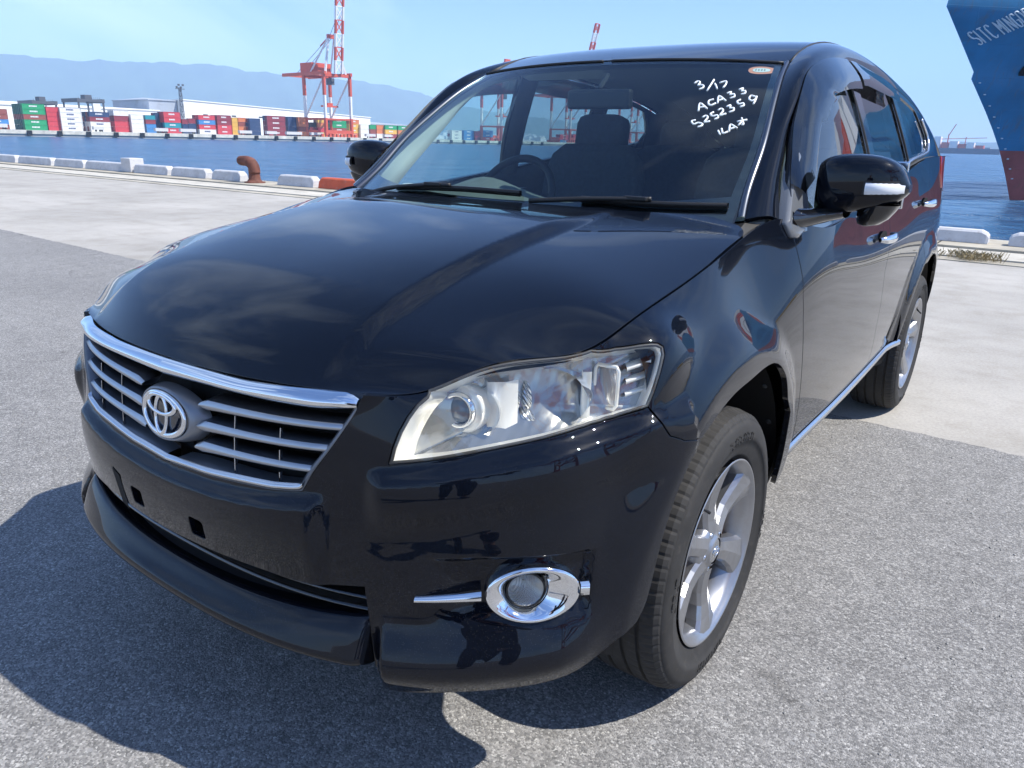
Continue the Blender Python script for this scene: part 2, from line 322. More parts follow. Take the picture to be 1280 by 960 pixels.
DATA = {
 'grille_edge': [(0.4845,-0.7939,0.8608),(0.4825,-0.7963,0.852),(0.4641,-0.8115,0.8157),(0.4417,-0.8256,0.7775),(0.4132,-0.8393,0.735),(0.3936,-0.8478,0.6986),(0.3834,-0.8511,0.6902),(0.3439,-0.8605,0.6833),(0.3011,-0.8682,0.6781),(0.1576,-0.8818,0.6641),(0.0863,-0.8846,0.6602),(0.008,-0.8858,0.6547)],
 'bar_top': [(-0.0251,-0.8616,0.8754),(0.1264,-0.8589,0.8756),(0.2436,-0.8516,0.8752),(0.3442,-0.8385,0.8807),(0.42,-0.8095,0.882),(0.462,-0.793,0.882),(0.482,-0.785,0.874)],
 'bar_bot': [(0.4845,-0.7939,0.8608),(0.4485,-0.81,0.8554),(0.4057,-0.8246,0.8511),(0.326,-0.8431,0.8487),(0.2306,-0.8556,0.8481),(0.1191,-0.8628,0.8455),(-0.0112,-0.8654,0.8412)],
 'hl_low': [(0.5462,-0.7826,0.7654),(0.6104,-0.7384,0.7759),(0.6705,-0.6789,0.7881),(0.751,-0.5971,0.8081),(0.7969,-0.5072,0.8212),(0.8425,-0.4392,0.8356),(0.8609,-0.4114,0.8418)],
 'hl_out': [(0.8609,-0.4114,0.8465),(0.8642,-0.3953,0.8701),(0.8644,-0.3748,0.9048),(0.8606,-0.355,0.9344),(0.854,-0.3509,0.9482),(0.8457,-0.3592,0.9547),(0.8236,-0.3888,0.9552),(0.7918,-0.4238,0.9504)],
 'hl_in': [(0.5462,-0.7826,0.7655),(0.5496,-0.775,0.796),(0.5554,-0.7641,0.8243),(0.5627,-0.7509,0.8491),(0.5708,-0.7347,0.8703),(0.5785,-0.7182,0.8825)],
 'gap_bf': [(0.8614,-0.4119,0.8436),(0.8724,-0.4016,0.8126),(0.8854,-0.3817,0.7853),(0.9047,-0.3476,0.7696),(0.9218,-0.277,0.7517)],
 'arch': [(0.9218,-0.277,0.7517),(0.9207,-0.212,0.772),(0.9191,-0.1413,0.7912),(0.9187,-0.0665,0.8026),(0.9184,0.0111,0.8059),(0.9166,0.087,0.8109),(0.9153,0.1626,0.8094),(0.9157,0.2094,0.7989),(0.9171,0.2486,0.7798),(0.9187,0.2867,0.7496),(0.9194,0.3104,0.722),(0.9187,0.3558,0.6421)],
 'arch_front': [(0.8995,-0.4655,0.414),(0.9061,-0.4365,0.4526),(0.9106,-0.4163,0.544),(0.9149,-0.384,0.6284),(0.919,-0.3437,0.694),(0.9218,-0.277,0.7517)],
 'bump_bot': [(0.5339,-0.7982,0.3134),(0.6454,-0.7379,0.3302),(0.7416,-0.6619,0.3384),(0.8096,-0.5924,0.3498),(0.8564,-0.5435,0.3735),(0.8819,-0.5125,0.3944),(0.8995,-0.4655,0.414)],
 'door_front': [(0.8432,0.4573,1.0839),(0.8621,0.4585,1.0364),(0.8791,0.4621,0.9838),(0.8884,0.4658,0.9251),(0.8924,0.4838,0.86),(0.8925,0.5394,0.7322),(0.8904,0.5706,0.6512),(0.8875,0.5919,0.5948),(0.8823,0.6138,0.5361),(0.8685,0.6562,0.4402)],
 'sill_top': [(0.8685,0.6562,0.4402),(0.8779,1.0937,0.4582),(0.8816,1.5686,0.4796),(0.8996,2.1515,0.5092)],
 'door_mid': [(0.897,1.5661,0.9856),(0.9029,1.5319,0.8674),(0.9003,1.5844,0.7338),(0.8966,1.5954,0.6337),(0.8868,1.6436,0.5219)],
 'belt': [(0.8526,0.563,1.1088),(0.1726,3.6292,0.8829),(0.3643,3.61,1.0275),(0.5446,3.5652,1.2102)],
 'intake_top': [(-0.0452,-0.8881,0.5026),(0.0319,-0.8882,0.4998),(0.1831,-0.8835,0.5045),(0.2873,-0.8737,0.5079),(0.4206,-0.8468,0.5059),(0.5094,-0.8173,0.5195)],
 'spo_top': [(-0.1536,-0.8825,0.4329),(0.0117,-0.8851,0.4224),(0.1552,-0.8822,0.4273),(0.2758,-0.872,0.433),(0.4158,-0.8468,0.449),(0.507,-0.8182,0.4564)],
 'spo_bot': [(-0.0958,-0.8782,0.3472),(0.063,-0.8784,0.3446),(0.263,-0.8688,0.3654),(0.366,-0.8517,0.3542),(0.4369,-0.8371,0.3597),(0.5085,-0.8143,0.3539)],
 'fog': [(0.7707,-0.647,0.5238),(0.7061,-0.7028,0.5265),(0.835,-0.5648,0.5141),(0.7684,-0.6466,0.5765),(0.7724,-0.6457,0.4599)],
 'fogr': [(0.6498,-0.742,0.5955),(0.8331,-0.5582,0.5921),(0.8406,-0.5569,0.5175)],
 'rail_in': [(0.696,0.6515,1.3775),(0.732,0.4348,1.1976)],
 'visor_low': [(0.7528,0.75,1.3697),(0.7454,0.9006,1.4318),(0.7355,1.0532,1.4822),(0.7268,1.2813,1.5163),(0.7155,1.6302,1.539),(0.7129,2.0185,1.5452)],
 'bpillar': [(0.7272,1.3144,1.5158),(0.8076,1.3266,1.3051),(0.7237,1.4333,1.5234),(0.8072,1.4588,1.3054)],
 'cpillar': [(0.7129,2.0185,1.5452),(0.8164,2.0391,1.2744),(0.7115,2.1262,1.5485),(0.8146,2.1977,1.2802)],
 'qwin': [(0.8094,2.4971,1.2897),(0.7613,2.6459,1.4185),(0.7184,2.5793,1.5251)],
 'sail': [(0.7581,0.6352,1.3238),(0.7841,0.5149,1.2504),(0.8352,0.3473,1.127),(0.8507,0.3824,1.0847),(0.8504,0.4694,1.0984)],
 'rear_arch': [(0.9109,2.356,0.806),(0.9002,2.1763,0.641)],
 'taillamp': [(0.8536,2.5419,1.2728),(0.8447,3.1011,1.1662)],
 'handles': [(0.89,1.4243,1.0207),(0.8888,1.5245,1.0304),(0.8828,2.3629,1.0976)],
 'slat1': [(0.131,-0.871,0.7954),(0.1984,-0.8654,0.8079),(0.2991,-0.8544,0.8111),(0.3845,-0.8367,0.8165),(0.4661,-0.809,0.8246)],
 'slat2': [(0.1162,-0.8772,0.7497),(0.1933,-0.8718,0.7641),(0.2691,-0.8648,0.7666),(0.36,-0.8496,0.7697),(0.4431,-0.8248,0.7806)],
 'slat3': [(0.0846,-0.8819,0.7048),(0.1611,-0.8781,0.719),(0.2693,-0.8692,0.7223),(0.3609,-0.8537,0.7282),(0.4165,-0.8383,0.7355)],
 'fronthandle': [(0.756,0.6602,1.3349),(0.7191,0.7679,1.4591),(0.7022,0.8765,1.5292),(0.692,1.0245,1.5763),(0.6836,1.2396,1.6081),(0.6744,1.4966,1.6266),(0.6691,1.8537,1.6353)],
 'sticker': [(0.5225,0.864,1.5353),(0.589,0.8854,1.5352),(0.5483,0.9094,1.5547),(0.5746,0.8448,1.5163)],
 'txt': [(0.3787,0.7804,1.5067),(0.481,0.7912,1.5006),(0.4465,0.6647,1.4267),(0.5463,0.7729,1.4798),(0.4653,0.5804,1.369),(0.5956,0.7468,1.4548),(0.5596,0.5632,1.3408),(0.6068,0.6478,1.3877)],
 'strokes': [[(0.3837,0.7701,1.4999),(0.39,0.7822,1.5066),(0.3999,0.7761,1.5018),(0.4,0.7618,1.4931),(0.4084,0.7655,1.4944),(0.4194,0.7609,1.4904),(0.4204,0.7503,1.4838),(0.4128,0.7426,1.4799)],[(0.4359,0.7996,1.5115),(0.4406,0.7404,1.4753)],[(0.4479,0.7795,1.4981),(0.4578,0.7684,1.4902),(0.4666,0.7553,1.4811)],[(0.4606,0.7866,1.5007),(0.476,0.7991,1.5059),(0.4827,0.7816,1.4947),(0.4818,0.765,1.4849)],[(0.4594,0.6439,1.4114),(0.4476,0.6785,1.4354),(0.4795,0.6599,1.4189)],[(0.454,0.6587,1.4218),(0.4678,0.6666,1.425)],[(0.4792,0.705,1.448),(0.4687,0.6957,1.4436),(0.4732,0.6822,1.4343),(0.4841,0.6771,1.4294),(0.4933,0.6889,1.4356)],[(0.4991,0.6904,1.4356),(0.4882,0.723,1.4581),(0.5168,0.7074,1.4438)],[(0.4961,0.7022,1.4437),(0.5048,0.7112,1.4481)],[(0.5057,0.7414,1.467),(0.5147,0.7499,1.4708),(0.5173,0.7372,1.4625),(0.5264,0.7427,1.4645),(0.5339,0.7316,1.4563),(0.5242,0.7221,1.4519)],[(0.5328,0.7671,1.4785),(0.5413,0.7769,1.4829),(0.5431,0.7626,1.474),(0.5524,0.7662,1.4747),(0.5572,0.7552,1.4671),(0.5475,0.7484,1.4645)],[(0.4697,0.6049,1.3844),(0.4607,0.5973,1.3807),(0.4724,0.5867,1.372),(0.4822,0.5954,1.3763),(0.4969,0.594,1.373),(0.4968,0.5851,1.3672),(0.4892,0.5787,1.3641)],[(0.4836,0.6211,1.393),(0.4907,0.6302,1.3979),(0.4992,0.6233,1.392),(0.4987,0.6034,1.3789),(0.5128,0.6109,1.3815)],[(0.5052,0.6506,1.4088),(0.5,0.64,1.4028),(0.5113,0.6339,1.3969),(0.521,0.6402,1.3994),(0.5283,0.6314,1.3924),(0.5213,0.6222,1.3875)],[(0.5138,0.6621,1.415),(0.5212,0.6706,1.4193),(0.5298,0.6619,1.4121),(0.5293,0.6426,1.3995),(0.543,0.6539,1.4045)],[(0.5315,0.6828,1.4255),(0.5394,0.6916,1.4298),(0.5437,0.6797,1.4213),(0.5537,0.6827,1.4214),(0.5574,0.6719,1.4137),(0.5484,0.6627,1.4093)],[(0.5568,0.7234,1.4471),(0.5511,0.7121,1.4409),(0.5612,0.7036,1.4337),(0.5708,0.7103,1.4362),(0.5769,0.701,1.429),(0.5691,0.693,1.4252)],[(0.5917,0.7485,1.4567),(0.5787,0.7495,1.4597),(0.5788,0.7348,1.4504),(0.5901,0.7277,1.4437),(0.5971,0.7376,1.4487),(0.5958,0.7508,1.4573),(0.5993,0.7325,1.445),(0.6003,0.7158,1.434)],[(0.552,0.5817,1.3549),(0.5643,0.5689,1.3437)],[(0.5582,0.5922,1.3608),(0.5699,0.5767,1.3478),(0.5794,0.5866,1.3526)],[(0.5831,0.5879,1.3527),(0.5748,0.615,1.3726),(0.5982,0.6085,1.3633)],[(0.5814,0.5983,1.3601),(0.5896,0.6071,1.3643)],[(0.5873,0.6323,1.3816),(0.6106,0.6491,1.3878)],[(0.5934,0.6502,1.3922),(0.6078,0.6307,1.3761),(0.605,0.6245,1.3726)],[(0.6004,0.6403,1.3841),(0.5972,0.6201,1.3713)]],
}

STACKS = [(7.0, 24, 9.3, 2.39, ['brown', 'light_blue', 'brown', 'brown'], 2), (23.8, 24, 9.9, 2.52, ['green', 'green', 'brown', 'green', 'green'], 6), (32.3, 24, 5.7, 2.3, ['red', 'red', 'red', 'red', 'red'], 3), (40.1, 22, 9.7, 2.3, ['white', 'white', 'white', 'white', 'white'], 3), (54.2, 22, 9.8, 2.49, ['white', 'white', 'maroon', 'navy'], 4), (67.1, 26, 7.7, 2.84, ['red', 'red', 'maroon', 'white'], 3), (74.7, 24, 6.6, 2.39, ['white', 'white', 'white', 'white'], 2), (82.9, 26, 5.4, 2.36, ['light_blue', 'light_blue', 'maroon', 'teal'], 3), (89.3, 30, 3.7, 2.75, ['navy', 'navy', 'navy', 'navy'], 2), (94.5, 24, 9.4, 2.91, ['red', 'teal', 'red', 'red'], 3), (101.8, 24, 3.4, 2.65, ['navy', 'navy', 'maroon'], 1), (107.1, 26, 4.4, 2.86, ['navy', 'navy', 'maroon'], 1), (115.3, 24, 10.0, 2.67, ['white', 'red', 'light_blue', 'red'], 3), (127.3, 26, 8.9, 2.78, ['red', 'red', 'maroon', 'maroon'], 3), (135.3, 28, 3.7, 2.51, ['yellow', 'yellow', 'yellow', 'yellow'], 2), (140.1, 28, 4.9, 2.55, ['brown', 'orange', 'brown', 'orange'], 2), (146.6, 24, 7.2, 2.49, ['navy', 'navy', 'navy', 'navy'], 2), (161.6, 24, 12.6, 3.0, ['maroon', 'maroon', 'maroon', 'maroon'], 2), (174.5, 26, 6.0, 3.0, ['navy', 'navy', 'navy', 'navy'], 2), (181.7, 24, 7.3, 3.0, ['orange', 'brown', 'orange', 'orange'], 2), (190.5, 26, 5.0, 3.0, ['black', 'maroon', 'black'], 2), (195.8, 24, 5.7, 3.0, ['yellow', 'red', 'orange', 'yellow'], 2), (210.1, 24, 11.3, 3.0, ['orange', 'brown', 'green', 'green'], 2), (224.0, 26, 8.3, 3.0, ['orange', 'yellow', 'yellow', 'orange'], 2), (231.5, 24, 7.0, 3.0, ['white', 'white', 'white'], 2), (240.5, 26, 5.0, 3.0, ['maroon', 'brown', 'green'], 2), (247.1, 26, 6.6, 3.0, ['white', 'orange', 'orange'], 2), (255.4, 24, 10.5, 3.0, ['maroon', 'yellow', 'green'], 2), (267.6, 24, 10.8, 3.0, ['navy', 'orange', 'green'], 2), (322.0, 24, 10.6, 2.39, ['white', 'white', 'white'], 2), (335.4, 24, 10.9, 2.5, ['light_blue', 'light_blue', 'light_blue'], 2), (345.5, 24, 5.6, 2.37, ['maroon', 'red', 'red'], 1), (357.8, 24, 11.5, 2.68, ['red', 'light_blue', 'light_blue'], 2), (393.7, 24, 12.5, 2.32, ['white', 'white', 'light_blue'], 2), (460.6, 24, 12.6, 2.35, ['light_blue', 'red', 'red'], 2), (480.1, 24, 12.6, 2.49, ['navy', 'red', 'red'], 2), (631.3, 24, 12.6, 2.45, ['red', 'red', 'red'], 2)]
HILLS = [(-70.49, 486.0), (-68.19, 476.9), (-66.99, 466.8), (-65.75, 466.5), (-64.49, 455.5), (-62.72, 473.6), (-61.14, 468.8), (-59.5, 485.2), (-58.08, 478.1), (-56.61, 487.1), (-55.38, 483.4), (-54.64, 453.9), (-53.12, 450.9), (-52.09, 439.1), (-49.46, 422.8), (-47.3, 420.6), (-45.11, 394.1), (-42.89, 348.5), (-41.77, 316.3), (-40.64, 277.6), (-38.36, 229.6), (-34.9, 184.0), (-30.29, 134.2), (-23.48, 65.3)]
STEM = [(-0.0, -2.6), (-1.37, -0.72), (-3.02, 1.33), (-4.71, 2.99), (-6.24, 4.35), (-9.03, 6.63), (-8.9, 7.15), (-11.41, 9.27), (-13.77, 11.26), (-13.57, 11.8)]
STEM0 = (-2.91, 77.85)

# ------------------------------------------------------------ mesh helpers
def link(name, me, m=None, parent=None, **props):
    o = bpy.data.objects.new(name, me); C.objects.link(o)
    if m is not None: me.materials.append(m)
    if parent is not None: o.parent = parent; o.matrix_parent_inverse = parent.matrix_world.inverted() if parent.type != 'EMPTY' else Matrix.Translation(-parent.location)
    for k, v in props.items(): o[k] = v
    return o
class MB:
    """collects vertices and faces for one mesh"""
    def __init__(s): s.v = []; s.f = []; s.sm = []
    def add(s, v, f, sm=False):
        b = len(s.v); s.v += [tuple(map(float, q)) for q in v]; s.f += [tuple(i+b for i in q) for q in f]; s.sm += [sm]*len(f); return s
    def box(s, a, b, M4=None):
        x0, y0, z0 = a; x1, y1, z1 = b
        v = [(x0,y0,z0),(x1,y0,z0),(x1,y1,z0),(x0,y1,z0),(x0,y0,z1),(x1,y0,z1),(x1,y1,z1),(x0,y1,z1)]
        if M4 is not None: v = [M4 @ Vector(q) for q in v]
        return s.add(v, [(0,3,2,1),(4,5,6,7),(0,1,5,4),(1,2,6,5),(2,3,7,6),(3,0,4,7)])
    def bar(s, p, q, w, h=None, up=(0, 0, 1)):
        p = Vector(p); q = Vector(q); d = (q-p).normalized(); h = h or w
        x = d.cross(Vector(up)); x = x.normalized() if x.length > 1e-3 else Vector((1, 0, 0)); y = x.cross(d).normalized()
        v = [c+x*a*w/2+y*b*h/2 for c in (p, q) for a, b in ((-1,-1),(1,-1),(1,1),(-1,1))]
        return s.add(v, [(0,1,2,3),(7,6,5,4),(0,4,5,1),(1,5,6,2),(2,6,7,3),(3,7,4,0)])
    def tube(s, pts, r, n=10, sm=True, caps=True):
        pts = [Vector(p) for p in pts]; R = r if isinstance(r, (list, tuple)) else [r]*len(pts); v = []; f = []
        px = None
        for i, p in enumerate(pts):
            d = (pts[min(i+1, len(pts)-1)]-pts[max(i-1, 0)]).normalized()
            if px is None: px = d.cross(Vector((0, 0, 1))); px = px.normalized() if px.length > .05 else Vector((1, 0, 0))
            px = (px-d*px.dot(d)).normalized(); py = d.cross(px)
            v += [p+(px*math.cos(2*math.pi*k/n)+py*math.sin(2*math.pi*k/n))*R[i] for k in range(n)]
        for i in range(len(pts)-1):
            for k in range(n): a = i*n+k; b = i*n+(k+1) % n; f.append((a, b, b+n, a+n))
        if caps: f.append(tuple(range(n))[::-1]); f.append(tuple(range((len(pts)-1)*n, len(pts)*n)))
        return s.add(v, f, sm)
    def grid(s, rows, close=False, sm=True, flip=False):
        n = len(rows[0]); v = [q for r in rows for q in r]; f = []
        for i in range(len(rows)-1):
            for k in range(n if close else n-1):
                a = i*n+k; b = i*n+(k+1) % n; q = (a, b, b+n, a+n); f.append(q[::-1] if flip else q)
        return s.add(v, f, sm)
    def mesh(s, name):
        me = bpy.data.meshes.new(name); me.from_pydata(s.v, [], s.f); me.polygons.foreach_set('use_smooth', s.sm); me.update(); return me
    def build(s, name, m, parent=None, subsurf=0, bevel=0, **props):
        o = link(name, s.mesh(name), m, parent, **props)
        if bevel:
            b = o.modifiers.new('bevel', 'BEVEL'); b.width = bevel; b.segments = 2; b.limit_method = 'ANGLE'; b.angle_limit = .6
        if subsurf:
            q = o.modifiers.new('sub', 'SUBSURF'); q.levels = q.render_levels = subsurf
        return o
def empty(name, loc, **props):
    o = bpy.data.objects.new(name, None); C.objects.link(o); o.location = loc; o.empty_display_size = .2
    for k, v in props.items(): o[k] = v
    return o
def mirror_mesh(me):
    c = me.copy(); n = len(c.vertices); a = np.empty(n*3); c.vertices.foreach_get('co', a); a = a.reshape(-1, 3); a[:, 0] *= -1
    nl = None
    if 'nrm' in c.attributes:
        nl = np.empty(n*3); c.attributes['nrm'].data.foreach_get('vector', nl); nl = nl.reshape(-1, 3); nl[:, 0] *= -1
    c.vertices.foreach_set('co', a.ravel()); c.flip_normals(); c.update()
    if nl is not None: c.attributes['nrm'].data.foreach_set('vector', nl.ravel()); c.normals_split_custom_set_from_vertices([tuple(q) for q in nl])
    return c
def mir(o, **props):
    """the same part on the other side of the car"""
    me = mirror_mesh(o.data); c = o.copy(); c.data = me; C.objects.link(c)
    for k, v in props.items(): c[k] = v
    return c

# ------------------------------------------------------------ trimmed panels on smooth surfaces
def inside(pts, poly):
    x, y = pts[:, 0], pts[:, 1]; r = np.zeros(len(pts), bool); q = np.array(poly); p = np.roll(q, 1, 0)
    for (ax, ay), (bx, by) in zip(q, p):
        m = ((ay > y) != (by > y)); 
        if m.any():
            t = np.zeros(len(pts)); t[m] = (bx-ax)*(y[m]-ay)/(by-ay)+ax; r ^= m & (x < t)
    return r
def dens(poly, step, closed=True):
    o = []; n = len(poly); q = np.array(poly, float)
    for i in range(n if closed else n-1):
        a, b = q[i], q[(i+1) % n]; k = max(1, int(round(np.linalg.norm(b-a)/step)))
        o += [a+(b-a)*j/k for j in range(k)]
    if not closed: o.append(q[-1])
    return np.array(o)
def area(p): p = np.array(p); q = np.roll(p, -1, 0); return .5*(p[:, 0]*q[:, 1]-q[:, 0]*p[:, 1]).sum()
def insetp(p, g, sym):
    if area(p) < 0: p = p[::-1]
    a = np.roll(p, 1, 0); b = np.roll(p, -1, 0); t = b-a; t /= np.linalg.norm(t, axis=1)[:, None]+1e-12
    n = np.stack([-t[:, 1], t[:, 0]], 1); q = p+n*g
    if sym: z = np.abs(p[:, 0]) < 1e-6; q[z, 0] = 0
    return q, -n
def panel_mesh(name, S, poly, holes=(), step=.022, gap=.0022, skirt=.014, off=0., rnd=.0016):
    """mesh of the region of surface S bounded by a (u, v) polygon; edges roll inwards"""
    sym = min(abs(q[0]) for q in poly) < 1e-6 and all(q[0] > -1e-6 for q in poly) and S.symu
    bstep = step*.75; loops = []
    for k, pl in enumerate([poly]+list(holes)):
        pl = np.array(pl, float)
        if area(pl) < 0: pl = pl[::-1]
        d = dens(pl, bstep); q, n = insetp(d, gap if k == 0 else -gap, sym)
        loops.append((q, n if k == 0 else -n))
    o0 = loops[0][0]; lo = o0.min(0); hi = o0.max(0)
    gx = np.arange(lo[0]+step*.5, hi[0], step); gy = np.arange(lo[1]+step*.5, hi[1], step)
    g = np.array([(x+(j % 2)*step*.5, y) for j, y in enumerate(gy) for x in gx])
    bd = np.concatenate([l[0] for l in loops])
    if len(g):
        k = inside(g, o0)
        for h, _ in loops[1:]: k &= ~inside(g, h)
        g = g[k]
    if len(g):
        d = np.concatenate([np.sqrt(((c[:, None]-bd[None])**2).sum(2)).min(1) for c in np.array_split(g, max(1, len(g)//400))])
        g = g[d > step*.55]
    pts = np.concatenate([bd, g]) if len(g) else bd; ed = []; b = 0
    for q, _ in loops: n = len(q); ed += [(b+i, b+(i+1) % n) for i in range(n)]; b += n
    vo, eo, fo, ov, oe, of = delaunay_2d_cdt([Vector(p) for p in pts], ed, [], 0, 1e-7)
    uv = np.array([tuple(v) for v in vo]); ctr = np.array([uv[list(f)].mean(0) for f in fo]); k = inside(ctr, o0)
    for h, _ in loops[1:]: k &= ~inside(ctr, h)
    faces = [tuple(f) for f, kk in zip(fo, k) if kk]
    umin, umax, vmin, vmax = S.ku[0], S.ku[-1], S.kv[0], S.kv[-1]
    uvc = np.stack([np.clip(uv[:, 0], umin, umax), np.clip(uv[:, 1], vmin, vmax)], 1)
    p = S.ev(uvc[:, 0], uvc[:, 1]); n = S.nrm(uvc[:, 0], uvc[:, 1])
    if orient_out(p, n): n = -n
    p = p+n*off
    V = [tuple(q) for q in p]; NN = [tuple(q) for q in n]
    back = {}
    for i, l in enumerate(ov):
        for j in l: back[j] = i
    # consistent winding with the normal
    F = []
    for f in faces:
        a, b_, c_ = (p[i] for i in f[:3]); F.append(f if np.dot(np.cross(b_-a, c_-a), n[f[0]]) > 0 else f[::-1])
    b = 0
    if skirt > 0:
        for q, nn in loops:
            m = len(q); idx = [back[b+i] for i in range(m)]; P0 = p[idx]; n0 = n[idx]; e = 1e-3
            uu = np.clip(q[:, 0]+nn[:, 0]*e, umin, umax); vv = np.clip(q[:, 1]+nn[:, 1]*e, vmin, vmax)
            u2 = np.clip(q[:, 0]-nn[:, 0]*e, umin, umax); v2 = np.clip(q[:, 1]-nn[:, 1]*e, vmin, vmax)
            ex = S.ev(uu, vv)-S.ev(u2, v2); ex -= n0*(ex*n0).sum(1)[:, None]; ex /= np.linalg.norm(ex, axis=1)[:, None]+1e-12
            P1 = P0+ex*rnd-n0*rnd; P2 = P1-n0*skirt; base = len(V)
            V += [tuple(x) for x in P1]+[tuple(x) for x in P1]+[tuple(x) for x in P2]
            N1 = n0+ex*1.4; N1 /= np.linalg.norm(N1, axis=1)[:, None]
            NN += [tuple(x) for x in N1]+[tuple(x) for x in ex]+[tuple(x) for x in ex]
            for i in range(m):
                j = (i+1) % m
                if sym and abs(q[i, 0]) < 1e-6 and abs(q[j, 0]) < 1e-6: continue
                for A, B, Cc, D, s0 in ((idx[i], idx[j], base+j, base+i, n0[i]+ex[i]), (base+m+i, base+m+j, base+2*m+j, base+2*m+i, ex[i])):
                    a_, b_, c_ = (np.array(V[z]) for z in (A, B, Cc)); f = (A, B, Cc, D)
                    F.append(f if np.dot(np.cross(b_-a_, c_-a_), s0) > 0 else f[::-1])
            b += m
    me = bpy.data.meshes.new(name); me.from_pydata(V, [], F); me.polygons.foreach_set('use_smooth', [True]*len(F))
    at = me.attributes.new('nrm', 'FLOAT_VECTOR', 'POINT'); at.data.foreach_set('vector', np.array(NN, float).ravel())
    me.update(); me.normals_split_custom_set_from_vertices(NN)
    return me
def orient_out(p, n):
    """True when normals point towards the car's middle"""
    c = np.array([0, 1.2, .7]); return (n*(p-c)).sum(1).mean() < 0
def join_mirror(me):
    """a half panel and its mirror image as one mesh"""
    c = mirror_mesh(me); nv = len(me.vertices); res = []
    for m_ in (me, c):
        a = np.empty(nv*3); m_.vertices.foreach_get('co', a); q = np.empty(nv*3); m_.attributes['nrm'].data.foreach_get('vector', q)
        res.append((a.reshape(-1, 3), q.reshape(-1, 3), [tuple(p.vertices) for p in m_.polygons]))
    V = np.concatenate([res[0][0], res[1][0]]); NN = np.concatenate([res[0][1], res[1][1]])
    F = res[0][2]+[tuple(i+nv for i in f) for f in res[1][2]]
    mid = np.abs(V[:, 0]) < 1e-5; NN[mid, 0] = 0; NN /= np.linalg.norm(NN, axis=1)[:, None]+1e-12
    o = bpy.data.meshes.new(me.name); o.from_pydata([tuple(v) for v in V], [], F); o.polygons.foreach_set('use_smooth', [True]*len(F)); o.update()
    o.normals_split_custom_set_from_vertices([tuple(x) for x in NN]); return o
def catmull(pts, k=6):
    q = np.array(pts, float); q = np.concatenate([[2*q[0]-q[1]], q, [2*q[-1]-q[-2]]]); o = []
    for i in range(1, len(q)-2):
        for t in np.arange(k)/k: o.append(.5*(2*q[i]+(q[i+1]-q[i-1])*t+(2*q[i-1]-5*q[i]+4*q[i+1]-q[i+2])*t*t+(3*q[i]-q[i-1]-3*q[i+1]+q[i+2])*t**3))
    o.append(q[-2]); return np.array(o)

# ============================================================ THE CAR
car = empty('parked_car', (0, 1.33, 0), label='glossy black five-door SUV parked on the quay, chrome grille, marker-pen numbers on its windscreen', category='car')
SB = body_surf(); SH = hood_surf(); SS = side_surf(); SR = rail_surf(); SF = roof_surf(); SG = glass_surf()
BU = Surf(body_grid(), disp=flare, symu=True)         # the nose without its creases, for things laid on it
D = DATA
def smooth_edge(pts, it=3):
    q = np.array(pts, float)
    for _ in range(it): q[1:-1] = .25*q[:-2]+.5*q[1:-1]+.25*q[2:]
    return [tuple(v) for v in q]
D['arch_front'] = smooth_edge(catmull(D['arch_front'], 3), 2); D['bump_bot'] = smooth_edge(catmull(D['bump_bot'], 3), 3); D['arch'] = smooth_edge(catmull(D['arch'], 3), 2); D['hl_low'] = catmull(D['hl_low'], 3).tolist()
def U(S, pts, keep=None): return [tuple(q) for q in S.near(pts, keep)]
vt = SB.kv[-1]; v0 = SB.kv[0]; uK = SB.ku
c0 = len(BASE)-1                                     # index of the centre column
def ucol(i): return uK[c0+i]
def at_body(pts, off=0, S=None):
    S = S or BU; q = np.array(S.near(pts)); p = S.ev(q[:, 0], q[:, 1]); n = S.nrm(q[:, 0], q[:, 1])
    if orient_out(p, n): n = -n
    return p+n*off, n
def both(name, me, m, **k):
    o = link(name, me, m, car, **k); return o, mir(o)

# ---- bonnet
hp = [(0, SH.kv[0]), (SH.ku[-1], SH.kv[0]), (SH.ku[-1], SH.kv[-1]), (0, SH.kv[-1])]
# the real rear outer corner is rounded: cut it
ru = SH.ku[-1]; rv = SH.kv[-1]
hp = [(0, 0), (ru, 0), (ru, rv-.11), (ru-.012, rv-.045), (ru-.05, rv-.008), (ru-.09, rv), (0, rv)]
hood = link('bonnet', join_mirror(panel_mesh('bonnet', SH, hp, step=.0115, gap=.0042, rnd=.0010)), M['paint'], car)
# ---- front bumper
il = U(SB, D['intake_top'][1:]); bb = U(SB, D['bump_bot']); af = U(SB, D['arch_front']); gp = U(SB, D['gap_bf'])
hl_low = U(SB, D['hl_low']); hl_in = U(SB, D['hl_in']); hl_out = U(SB, D['hl_out']); hl_low[-1] = hl_out[0] = gp[0]
top_in = (hl_in[-1][0]+.012, vt)
cen = lambda z: U(SB, [(0.0, -.885, z)], (0, 0, 1))[0][1]
bp = [(0, vt), top_in]+hl_in[::-1]+hl_low[1:]+gp[1:]+af[::-1][1:]+bb[::-1][1:]+U(SB, [(.522, -.81, .345), (.518, -.815, .42), (.515, -.817, .47)])+il[::-1]+[(0, il[0][1])]
ge = U(SB, D['grille_edge']); bbp = U(SB, D['bar_bot'])
gh = [(0, vt-.012)]+[(ge[0][0]+.004, vt-.012)]+ge[1:-1]+[(0, ge[-1][1])]
fogc = np.array(D['fog'][0]); fu = U(SB, [fogc+(0, 0, 0)])[0]
fh = [(fu[0]+.066*math.cos(a), fu[1]+.044*math.sin(a)) for a in np.arange(24)*math.pi/12]
def rr(cx, cz, w, h, y=-.888, r=.006):
    o = []
    for sx, sz, a0 in ((1, 1, 0), (-1, 1, 90), (-1, -1, 180), (1, -1, 270)):
        for a in (0, 45, 90): o.append((cx+sx*(w/2-r)+r*math.cos(math.radians(a0+a)), y, cz+sz*(h/2-r)+r*math.sin(math.radians(a0+a))))
    return U(BU, o)
ph = rr(.114, .545, .046, .042)
